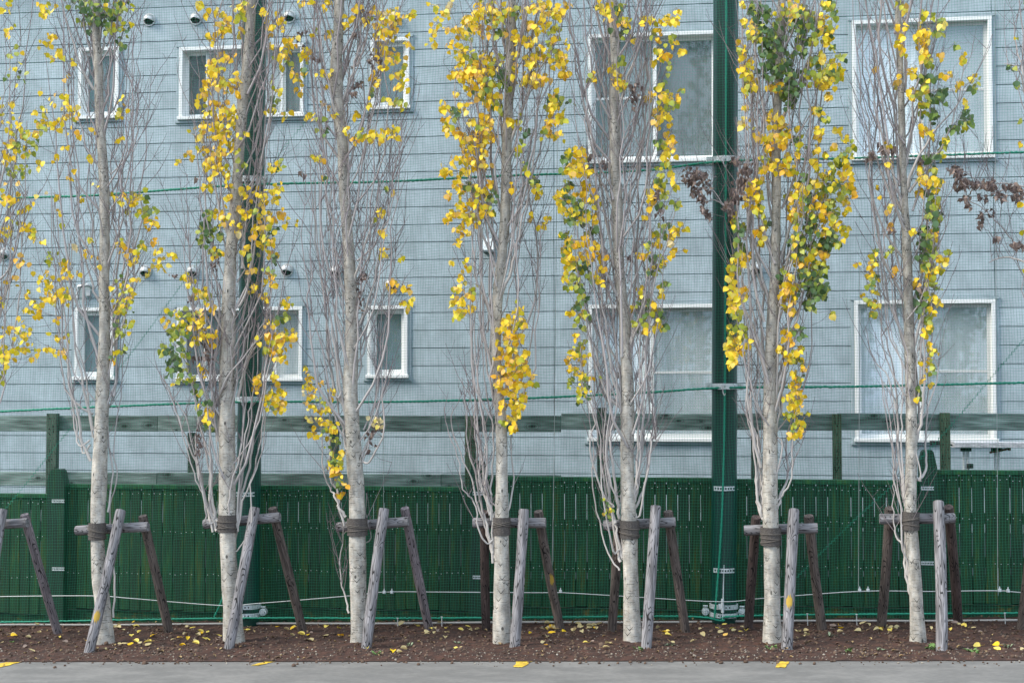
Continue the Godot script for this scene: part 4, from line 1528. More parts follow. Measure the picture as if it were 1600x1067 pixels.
func litter() -> void:
	rng.seed = 41
	var f := FastNoiseLite.new()
	f.seed = 3; f.frequency = 1.6; f.fractal_octaves = 3
	var g := FastNoiseLite.new()
	g.seed = 4; g.frequency = 9.0; g.fractal_octaves = 3
	var spots := []
	for q in ["60 1000 60 16 14", "180 995 60 14 16", "210 1010 50 12 8", "300 998 45 14 20", "385 988 10 5 4", "490 990 60 14 16", "560 985 40 6 4", "670 990 50 12 14", "640 1018 60 8 6", "745 985 25 6 5", "850 990 40 12 13", "910 988 40 12 14", "930 1012 60 8 6", "1030 988 30 8 5", "1100 1000 40 12 6", "1150 985 25 6 9", "1250 990 35 8 8", "1330 985 35 8 12", "1400 985 25 6 7", "1490 985 35 10 8", "1570 1008 40 14 8"]:
		var b: PackedStringArray = q.split(" ")
		for k in int(b[4]):
			spots.append([float(b[0]) + clampf(rng.randfn(0, 0.6), -1.4, 1.4) * float(b[2]), clampf(float(b[1]) + rng.randfn(0, 0.6) * float(b[3]), 977, 1027)])
	var said := ["golden yellow", "lemon yellow", "amber yellow", "pale yellow", "dull yellow", "orange", "peach coloured", "olive yellow", "olive green", "yellow green", "green", "green", "green", "dark brown", "tan brown", "straw coloured", "cream"]
	var laid := {}
	for s in spots:
		var p := gpt(s[0], s[1])
		if p.x < -6.2 or p.x > 2.7: continue
		p.y = soil_height(p.x, p.z, f, g) + 0.012
		var c := pick("L") if rng.randf() < 0.7 else (pick("O") if rng.randf() < 0.6 else 14)
		var n := Vector3(rng.randfn(0, 0.22), 1, rng.randfn(0, 0.22) + 0.1).normalized()
		var a := rng.randf() * TAU
		var d := Vector3(cos(a), 0, sin(a))
		d = (d - n * d.dot(n)).normalized()
		var size := rng.randf_range(0.030, 0.056)
		var v := rng.randi_range(0, 2)
		var o := part("fallen_leaf", leaf_meshes[3 + v], leaf_mats[c], self, Transform3D(Basis(d.cross(n), d, n) * size, p))
		var says: String = "%s %s fallen leaf on %s soil %s" % [["flat", "folded", "curled"][v], said[c], "fenceside" if p.z < -10.75 else ("middle" if p.z < -10.2 else "roadside"), where_words(p.x)]
		if not laid.has(says): laid[says] = []
		laid[says].append(o)
	for says in laid:
		var some: Array = laid[says]
		some.sort_custom(func(a, b): return a.position.x < b.position.x)
		for i in some.size():
			var more: String = "" if some.size() == 1 else ", %s from left" % ["first", "second", "third", "fourth", "fifth", "sixth", "seventh", "eighth", "ninth"][mini(i, 8)]
			tag(some[i], says + more, "leaf", "fallen poplar leaves on the soil bed")
	# crumbs of earth, chips and pebbles that nobody could count
	var ball := MB.new()
	var ico := SphereMesh.new()
	ico.radius = 1.0; ico.height = 2.0; ico.radial_segments = 6; ico.rings = 3
	for what in [["soil_crumbs", 5200, 0], ["pebbles", 2600, 1], ["leaf_fragments", 900, 2]]:
		var mm := MultiMesh.new()
		mm.transform_format = MultiMesh.TRANSFORM_3D
		mm.use_colors = true
		mm.mesh = ico if what[2] < 2 else leaf_meshes[5]
		mm.instance_count = what[1]
		for k in what[1]:
			var x := rng.randf_range(-6.6, 3.2)
			var z := rng.randf_range(-11.25, -ROAD_D - 0.03)
			if what[2] == 1 and rng.randf() < 0.55: z = lerpf(-ROAD_D - 0.03, -ROAD_D - 0.45, rng.randf())
			if what[2] < 2 and rng.randf() < 0.05: z = -ROAD_D + 0.02 + absf(rng.randfn(0, 0.07))
			var s: float = absf(rng.randfn(0, 0.006)) + 0.003
			if what[2] == 1: s = absf(rng.randfn(0, 0.003)) + 0.002
			if what[2] == 2: s = rng.randf_range(0.012, 0.03)
			var b := Basis.from_euler(Vector3(rng.randfn(0, 0.4), rng.randf() * TAU, rng.randfn(0, 0.4))) * Basis.from_scale(Vector3(s, s * rng.randf_range(0.45, 0.9), s * rng.randf_range(0.6, 1.1)))
			if what[2] == 2: b = Basis.from_euler(Vector3(-PI / 2 + rng.randfn(0, 0.3), rng.randf() * TAU, 0)) * s
			mm.set_instance_transform(k, Transform3D(b, Vector3(x, soil_height(x, z, f, g) + s * 0.3, z)))
			var col := Color(0.055, 0.032, 0.022).lerp(Color(0.13, 0.085, 0.06), rng.randf())
			if what[2] == 1: col = Color(0.16, 0.13, 0.10).lerp(Color(0.45, 0.41, 0.35), rng.randf() * rng.randf())
			if what[2] == 2: col = Color(0.11, 0.07, 0.05).lerp(Color(0.50, 0.38, 0.18), rng.randf() * rng.randf())
			mm.set_instance_color(k, col)
		var mi := MultiMeshInstance3D.new()
		mi.name = what[0]
		mi.multimesh = mm
		mi.material_override = M.debris
		add_child(mi)
		tag(mi, ["small dark crumbs of earth strewn over the planted bed", "pale chips and pebbles scattered on the soil, thickest by the road", "dry bits of broken leaf scattered over the planted bed"][what[2]], ["soil", "pebbles", "leaf litter"][what[2]], "", "stuff")
	# weeds
	var k := 0
	for q in [[18, 1006, 0.5, 0], [588, 1026, 0.8, 0], [640, 1012, 1.0, 1], [715, 1006, 0.7, 1], [1003, 1017, 1.1, 0], [1045, 1012, 0.9, 1], [1206, 1019, 1.0, 0], [1300, 998, 1.0, 1], [1328, 1021, 1.1, 0], [1374, 1019, 1.0, 1], [1457, 1016, 1.2, 0], [1522, 1020, 1.2, 0], [1575, 1013, 0.8, 1]]:
		var p := gpt(q[0], q[1])
		p.y = soil_height(p.x, p.z, f, g)
		var mb := MB.new()
		var s: float = q[2]
		for j in rng.randi_range(9, 15):
			var a := rng.randf() * TAU
			var l := rng.randf_range(0.02, 0.055) * s
			var out := Vector3(cos(a), rng.randf_range(0.25, 1.3), sin(a)).normalized()
			var side := out.cross(Vector3.UP).normalized() * l * rng.randf_range(0.12, 0.24)
			var from := Vector3(rng.randfn(0, 0.012), 0, rng.randfn(0, 0.012)) * s
			var m := from + out * l * 0.55 + Vector3(0, 0.004, 0)
			var e := from + out * l - Vector3(0, l * 0.15, 0)
			var n := side.cross(out).normalized()
			mb.face([from, m - side, e, m + side], n if n.y > 0 else -n)
		var o := part("weed", mb.done(), M.weed if q[3] == 0 else M.weed_grey, self, Transform3D(Basis(), p))
		tag(o, ["tiny weed sprig near the left picture edge", "flat green weed at the road edge below the nearly bare poplar", "grey green weed tuft between the nearly bare and the yellowest poplar", "small grey weed left of the yellowest poplar's foot", "green weed right at the foot of a pale front stake by the road", "grey green weed tuft right of the drooping olive poplar's stake", "low green weed at the foot of the thick green leafy poplar", "grey weed tuft behind and right of the green leafy poplar's stake", "broad green weed by the road between the two rightmost poplars", "small grey weed left of the slim poplar's foot", "green weed in front of the slim poplar's foot", "spreading green weed right of the slim poplar's front stake", "grey weed near the right picture edge"][k], "weed", "weeds on the soil bed")
		k += 1


# ---------------------------------------------------------------- the row of poplars, as the photograph shows them
func tree_specs() -> Array:
	return [
		{"seed": 100, "label": "poplar with its trunk outside the left picture edge, yellow sprays reaching in",
		"trunk": "-52,1007,30 -54,900,27 -56,780,25 -55,650,23 -52,500,20 -50,350,17 -50,180,15 -50,0,13",
		"limbs": ["f-46,700 -30,640 -10,560 5,480 10,400 16,300 20,200", "b-50,600 -20,520 0,430 18,350 45,300", "b-48,520 -20,460 15,420 30,380 38,300", "b-50,420 -15,330 8,250 14,150 10,60"],
		"limbs_n": 26, "wide": 1.5, "top": "Y", "above": 40,
		"leaves": ["10 8 20 14 8 Y; 16 45 14 14 5 Y; 22 105 16 30 4 Y; 20 82 8 10 3 M; 28 118 18 16 4 G; 8 165 14 20 6 Y; 20 205 22 22 12 Y; 30 232 22 20 14 M; 8 240 14 18 9 Y; 25 262 22 14 12 M; 38 212 16 14 8 M; 10 300 16 20 8 Y; 14 312 14 8 6 O; 42 320 16 10 4 Y; 60 302 10 6 2 L; 8 362 14 12 8 Y; 25 345 18 16 4 M; 44 352 8 10 5 Y; 15 430 18 18 3 O; 30 392 10 10 2 O; 4 470 8 8 2 Y; 10 508 12 8 3 O", "15 545 22 20 18 Y; 40 545 20 14 8 Y; 6 558 10 10 8 Y; 28 520 16 10 6 Y; 50 558 6 6 3 Y; 2 590 4 10 2 M; -60 300 60 200 60 Y"]},
		{"seed": 101, "label": "tufted poplar: green leaves at the top, sparse golden ones below, before a small window",
		"trunk": "162,1007,30 160,950,26 154,900,23 152,850,22 152,810,24 154,760,25 156,700,23 158,650,22 160,600,21 162,540,19 163,500,18 162,470,17 162,400,16 163,340,16 161,270,16 156,200,15 154,150,14 153,100,14 149,50,13 150,0,13",
		"limbs": ["b142,720 127,690 122,650 110,600 104,540 100,470 90,390 84,300", "b146,672 133,630 126,590 117,540 112,460 108,380", "t176,965 178,900 170,840 172,790 183,745 178,700 186,620 188,560 195,490", "t168,800 171,740 170,660 178,620 185,580 192,500", "b166,560 176,535 188,520 200,470 214,400", "f160,480 150,455 136,420 125,360 118,290", "b165,450 185,435 196,400 205,340", "f150,110 138,70 130,30 128,-20", "f152,96 160,60 172,20 180,-20", "b146,140 122,100 108,40 92,-10"],
		"limbs_n": 40, "wide": 1.25, "low": 1.7, "top": "M", "above": 90, "shoots": 1.15,
		"leaves": ["135 12 24 22 34 G; 165 22 30 22 44 G; 190 10 20 14 18 M; 150 35 16 12 14 G; 178 45 16 10 9 M; 196 40 10 14 6 M; 190 68 10 8 4 G; 80 8 10 8 4 Y; 62 12 12 10 5 Y; 70 18 10 8 5 Y; 82 55 10 8 4 Y; 70 62 8 16 5 Y; 90 84 8 7 5 Y; 82 92 9 6 4 Y; 105 118 8 6 2 O; 115 96 6 6 2 Y", "95 150 26 12 9 Y; 100 168 22 14 13 Y; 85 190 24 14 14 Y; 68 195 14 14 8 M; 60 172 12 10 5 Y; 108 180 8 9 4 Y; 52 205 14 14 10 Y; 40 228 14 14 9 M; 103 235 6 6 2 Y; 85 242 10 12 2 Y; 58 258 12 10 4 Y; 140 250 8 8 1 Y; 122 212 8 8 2 O; 148 205 6 6 2 O; 195 158 10 12 4 Y; 186 182 6 8 3 Y; 195 215 8 8 2 Y", "85 308 8 6 3 Y; 88 330 8 6 2 Y; 110 275 6 6 2 O; 128 312 6 6 2 O; 100 350 6 6 2 Y; 55 370 16 12 7 Y; 45 355 10 10 3 Y; 115 385 7 7 3 L; 130 395 6 6 2 O; 145 400 6 4 2 O; 138 372 6 5 2 Y; 85 405 16 10 7 M; 100 415 14 10 7 O; 108 430 12 8 6 Y", "68 435 16 10 9 Y; 80 452 20 14 20 Y; 92 462 16 14 16 Y; 60 482 10 6 5 Y; 75 470 22 16 14 Y; 40 455 10 8 3 Y; 30 408 12 8 3 O; 36 485 7 6 3 Y; 60 490 8 6 4 O; 28 498 8 6 2 Y; 85 500 6 8 2 O; 95 525 14 8 6 Y; 80 545 12 8 6 Y; 98 552 6 6 3 Y; 36 520 10 10 3 Y", "215 305 12 14 9 Y; 228 330 14 20 17 M; 236 348 8 10 7 O; 205 318 10 14 7 Y; 185 310 8 12 4 Y; 190 300 6 8 3 O; 218 382 8 9 6 M; 210 402 10 9 5 Y; 244 392 8 8 5 Y; 252 412 10 10 6 Y; 262 400 8 8 5 Y; 240 378 8 6 3 O; 210 440 10 8 4 Y; 232 425 6 8 3 Y; 195 390 10 16 8 O; 185 380 8 10 4 Y", "190 450 14 20 9 M; 195 478 16 14 11 M; 192 500 16 18 14 M; 185 515 10 12 8 G; 182 482 8 12 5 Y; 178 552 8 6 4 M; 190 540 8 8 4 M; 176 560 6 4 2 O; 150 288 5 5 1 Y; 155 420 5 5 1 Y; 178 468 4 4 1 Y; 205 455 8 8 4 Y"]},
		{"seed": 102, "label": "twin-armed poplar with thick pale side limbs and golden leaves, overlapping a green pole",
		"trunk": "365,1004,32 362,950,28 358,900,27 356,850,27 355,800,27 354,700,27 354,600,25 356,540,23 357,470,22 360,400,19 366,330,18 371,270,17 374,220,17 380,150,17 386,100,17 390,50,16 392,0,15",
		"limbs": ["f338,830 325,810 318,780 305,725 285,670 268,625 254,590", "f340,815 332,790 325,740 318,690 308,640 298,590 292,540", "b335,810 327,760 326,700 330,620 335,560 338,490", "f356,880 364,845 372,800 377,750 388,700 393,650 392,590 398,520 402,450", "f370,825 378,775 395,715 402,650 410,580 422,500", "b340,690 333,640 350,600 380,560 404,525 420,480", "f352,700 345,650 342,580 348,520 352,450", "b370,480 385,450 392,400 398,340 410,260", "f372,620 392,560 410,520 430,490", "b362,380 345,330 335,270 325,190", "f378,420 376,360 388,300 402,240 410,170"],
		"limbs_n": 46, "wide": 1.15, "low": 1.1, "top": "Y", "above": 60, "shoots": 1.2,
		"leaves": ["312 5 8 5 5 Y; 345 18 12 10 7 Y; 378 8 14 10 10 Y; 372 25 10 8 6 M; 345 40 12 12 10 Y; 350 46 8 8 6 Y; 380 45 8 8 4 Y; 330 55 8 10 6 Y; 360 30 8 8 4 O; 325 20 8 12 3 O; 418 18 14 12 6 Y; 440 40 14 10 5 Y; 438 30 6 12 4 O; 425 42 8 6 4 Y; 455 60 10 10 5 Y; 420 68 6 4 2 Y", "335 98 14 14 14 Y; 340 112 12 14 12 Y; 352 85 14 8 8 O; 325 108 8 6 4 Y; 342 135 10 10 8 Y; 320 135 8 14 9 Y; 318 148 8 6 4 Y; 355 128 12 10 7 M; 364 138 8 8 5 O; 330 128 6 6 3 O; 308 162 6 6 3 Y; 335 160 14 8 7 O; 330 173 14 8 8 Y; 352 176 16 8 9 Y; 366 178 10 12 8 Y; 338 188 8 6 4 Y; 355 193 12 10 7 Y; 372 125 8 10 5 Y; 362 145 10 14 5 O", "298 208 6 6 2 Y; 278 250 6 7 3 Y; 297 243 7 7 4 Y; 318 202 10 12 7 Y; 335 205 14 12 12 Y; 352 215 16 14 14 Y; 318 232 12 14 12 Y; 332 240 14 14 14 Y; 350 235 14 10 8 O; 366 238 10 6 5 Y; 328 258 16 12 13 Y; 345 262 10 12 8 Y; 352 270 8 8 5 Y; 378 210 8 8 5 Y; 378 262 6 8 4 M; 312 215 6 6 3 L; 325 288 8 10 6 Y", "358 285 10 8 8 Y; 380 300 10 9 7 Y; 362 308 8 8 5 Y; 348 330 8 8 4 O; 360 342 14 12 12 Y; 350 350 10 10 7 Y; 368 355 12 10 8 Y; 385 335 10 12 8 Y; 372 325 8 8 5 Y; 372 362 6 8 4 L; 395 365 10 8 3 O; 380 390 6 10 4 Y; 392 400 8 8 4 M; 392 420 6 14 6 O; 395 450 8 10 6 Y", "325 330 12 8 8 M; 318 345 10 10 6 G; 330 360 12 12 13 G; 322 375 12 10 10 G; 335 390 10 8 9 M; 340 395 8 8 4 O; 315 365 6 8 3 M; 345 372 6 8 4 G; 306 280 5 5 1 B", "450 75 8 16 7 Y; 442 82 6 10 5 O; 456 108 8 8 4 Y; 435 145 8 8 3 Y; 425 128 8 10 3 M; 440 98 12 10 5 M; 420 45 10 8 4 O; 452 70 6 6 3 O; 430 160 10 12 6 M; 425 170 8 8 4 Y; 447 178 6 8 3 Y; 465 118 6 10 3 Y; 475 120 6 6 2 Y; 468 138 6 6 3 O; 478 85 8 8 4 Y; 482 180 6 7 3 Y", "436 255 8 10 6 M; 428 262 8 8 5 Y; 432 300 12 12 14 Y; 412 315 8 8 6 Y; 405 300 10 12 7 Y; 420 340 12 10 13 Y; 405 355 10 12 10 Y; 432 360 8 8 4 G; 448 345 6 6 2 Y; 462 345 4 4 1 Y; 418 375 12 10 11 Y; 410 385 10 6 7 Y; 420 372 8 8 5 G; 405 335 6 8 4 M; 438 330 6 6 3 O; 428 395 6 6 3 O; 420 420 8 10 4 M; 425 405 8 8 4 G", "425 432 6 6 3 O; 428 445 6 6 3 O; 412 440 6 8 3 Y; 415 465 8 8 5 Y; 445 472 8 6 4 Y; 448 478 6 6 3 Y; 445 492 8 6 5 M; 424 506 8 6 6 O; 432 500 10 6 5 M; 438 522 12 8 10 Y; 445 525 8 6 7 Y; 460 520 6 6 4 Y; 428 528 10 6 6 Y; 405 532 6 6 3 Y; 420 525 6 6 4 O; 454 530 6 6 4 O; 412 545 10 8 6 M; 432 545 10 6 6 Y; 440 558 10 6 7 Y; 425 552 8 8 6 O; 400 600 10 14 9 O; 405 590 6 8 4 Y", "432 585 10 4 4 Y; 432 595 6 6 3 O; 422 615 10 8 9 Y; 440 612 6 6 5 Y; 430 625 10 8 9 Y; 438 638 8 6 6 Y; 418 630 8 8 6 M; 442 625 6 8 4 O", "322 462 10 8 6 M; 310 455 6 6 3 Y; 300 440 8 8 5 Y; 288 432 6 8 4 Y; 308 455 6 6 3 Y; 320 455 5 5 2 O; 332 480 8 6 5 O; 300 492 12 8 8 M; 280 490 12 10 8 M; 285 510 16 14 17 M; 275 525 12 10 9 M; 262 500 8 10 5 O; 258 485 6 6 2 Y; 312 500 10 14 12 Y; 318 520 10 14 12 Y; 330 525 8 12 9 O; 308 530 8 8 5 Y; 295 515 8 8 5 O", "258 545 12 10 8 M; 272 560 12 12 14 G; 278 575 10 8 8 G; 282 590 10 8 6 M; 262 585 6 6 3 G; 312 572 6 8 4 Y; 318 582 6 8 4 O; 298 590 8 10 5 M; 305 610 8 8 5 G; 315 610 6 6 4 M; 275 545 12 10 9 G; 290 555 8 10 5 M; 310 635 8 6 4 M; 322 630 6 6 4 G; 325 645 8 8 6 O; 320 660 6 8 4 M; 330 670 4 6 2 M; 270 515 8 8 4 G; 305 560 8 10 2 B; 322 545 10 20 16 B; 310 690 4 20 14 B 0.7; 335 405 6 12 6 B 0.7; 296 465 5 5 3 B 0.7; 275 430 8 5 4 B 0.6"]},
		{"seed": 103, "label": "nearly bare poplar with a stout pale trunk and a small yellow spray low down",
		"trunk": "560,1005,24 561,985,27 560,950,27 559,900,27 558,830,27 557,770,26 552,700,25 549,640,24 547,600,24 549,540,22 549,470,21 545,400,18 540,330,18 537,270,18 535,225,18 529,180,20 525,130,21 525,100,19 528,50,17 530,0,16",
		"limbs": ["f540,808 530,790 527,770 517,745 513,690 512,640 508,600 503,560", "f543,640 530,620 520,600 513,550 507,480 495,400 488,300 484,220", "b545,660 532,600 522,540 508,470 500,380 500,290", "f563,720 570,700 585,670 587,640 586,570 592,500", "t545,958 540,930 533,900 533,850 537,800", "t560,915 555,890 560,870 567,850 577,840 575,800 572,770", "b533,160 545,130 556,95 562,60 558,0", "f548,105 560,98 572,60 580,20 583,-10", "b537,250 525,200 512,130 500,60 498,0", "f540,280 556,230 570,170 588,120", "b548,450 570,400 585,330 597,270", "f545,480 530,420 520,340 516,260", "b552,520 575,480 590,420 600,350"],
		"limbs_n": 50, "wide": 1.2, "low": 1.25, "top": "Y", "above": 40, "shoots": 1.5,
		"leaves": ["475 5 6 5 3 Y; 510 6 7 5 3 Y; 590 20 12 10 6 Y; 602 35 14 12 13 Y; 618 20 10 14 10 Y; 612 48 12 10 12 Y; 600 55 10 8 7 O; 635 25 8 8 4 Y; 642 22 6 6 3 Y; 560 15 8 8 4 O; 570 32 8 8 5 Y; 545 28 6 6 2 Y; 490 50 6 14 4 M; 515 52 4 10 3 Y; 540 38 5 4 2 O; 605 75 10 8 6 Y; 612 90 10 8 6 Y; 590 80 8 8 5 Y; 598 105 10 6 6 Y; 585 118 8 8 5 O; 625 85 8 8 5 Y; 630 108 8 10 5 M; 635 70 6 12 5 Y; 618 112 6 5 3 Y; 626 132 10 8 9 Y; 588 130 6 6 3 Y; 580 140 6 10 3 M; 610 160 10 6 5 Y; 625 160 6 8 4 M; 615 20 10 6 4 L; 590 45 6 8 3 Y", "488 5 6 5 2 Y; 480 80 8 8 4 Y; 472 85 5 6 3 Y; 510 135 6 6 2 O; 505 112 12 10 6 Y; 475 105 6 8 3 M; 455 62 10 14 3 O; 505 162 6 6 2 O; 513 168 6 4 1 O; 524 180 7 7 4 Y; 485 180 7 5 3 Y; 537 202 7 7 5 Y; 560 178 6 7 3 O; 580 165 6 5 2 Y; 500 190 6 10 5 M; 508 205 6 6 3 G; 553 215 7 7 4 O; 562 205 6 6 3 M; 570 212 6 6 3 Y; 590 208 10 7 7 Y; 602 205 7 6 5 Y; 598 218 8 6 5 O; 615 200 8 6 5 Y; 618 212 6 6 4 Y; 582 215 6 6 3 Y; 495 242 7 6 4 Y; 503 250 6 5 2 O; 618 300 5 5 1 Y; 470 270 6 6 2 B; 592 332 5 10 6 Y; 598 360 4 4 3 Y; 597 395 5 6 4 Y; 628 402 5 5 2 Y; 610 440 8 6 4 O; 617 448 6 6 3 O; 630 446 6 5 3 O; 634 470 6 5 3 Y; 638 480 5 5 3 Y; 645 468 4 4 2 Y; 640 448 5 5 2 O; 600 290 6 8 2 M; 505 275 6 8 2 M", "475 578 6 5 4 Y .7; 482 588 8 6 5 O .7; 478 600 8 6 6 Y .8; 488 608 8 8 7 O .8; 505 600 8 8 3 O .7; 518 610 8 6 4 Y .7; 520 622 4 4 2 O .8; 484 622 8 7 8 Y .8; 475 620 6 8 3 L .7; 490 635 8 6 5 Y .8; 500 630 8 8 5 M .8; 498 642 6 6 4 O .9; 510 640 8 6 6 Y .8; 486 655 10 4 4 L .7; 505 658 4 8 4 O .8; 492 672 7 7 4 O 1.1; 516 662 8 8 6 Y .9; 520 670 6 6 4 O .9; 508 672 8 8 5 M .8; 512 682 8 6 4 M .8; 526 688 6 8 5 M .8; 518 695 8 6 3 G .6", "522 715 8 8 7 M .9; 530 722 8 8 6 M .9; 518 732 8 7 6 Y .9; 527 735 8 6 6 O .9; 532 708 5 5 3 Y .9; 540 755 4 4 2 O .9; 532 728 6 12 6 M .8; 528 745 6 8 4 M .8; 531 762 4 3 2 G .8; 529 773 5 3 4 O 1; 575 25 8 16 8 B .7; 470 58 6 14 9 B .7; 492 90 7 5 5 B .7; 553 53 4 6 3 B .7; 580 95 6 10 4 B .7; 560 130 8 10 8 B .8; 552 148 6 6 6 B .8; 590 90 6 10 6 B .8; 590 660 10 10 12 L .8; 585 668 10 6 6 B .8; 578 682 6 10 7 B .8; 573 703 3 4 3 B .8; 566 430 5 12 10 B .7; 562 455 4 16 12 B .6; 563 480 3 10 4 B .6"]},
		{"seed": 104, "label": "yellowest poplar, clad densely in bright yellow leaves from the top to the rail fence",
		"trunk": "785,1008,29 784,950,27 784,900,26 784,840,24 784,770,20 784,700,19 782,650,18 777,590,17 775,540,17 777,470,17 780,440,17 785,390,16 789,340,16 791,270,17 793,200,16 796,120,15 798,50,15 800,0,14",
		"limbs": ["f773,872 765,850 756,820 748,790 737,755 722,720 708,670 705,635", "f770,865 762,820 755,790 745,740 730,690 727,640 722,590", "f766,805 752,760 745,730 745,680 738,600 735,520", "b768,800 762,760 757,700 750,640 745,560 742,480", "t792,800 798,760 800,700 806,640 812,560", "b785,460 800,420 812,370 825,300 835,220 842,150", "f790,380 805,350 815,310 822,250 840,180 855,110 862,40", "b780,430 760,380 742,320 728,250 715,180 705,110", "b775,540 758,480 745,430 735,370 728,300", "f782,400 765,350 757,290 750,220 742,140 735,60", "b795,200 770,150 745,90 728,30", "b795,230 815,170 840,110 870,60 882,10"],
		"limbs_n": 44, "wide": 1.2, "low": 1.5, "top": "Y", "above": 110, "shoots": 1.1,
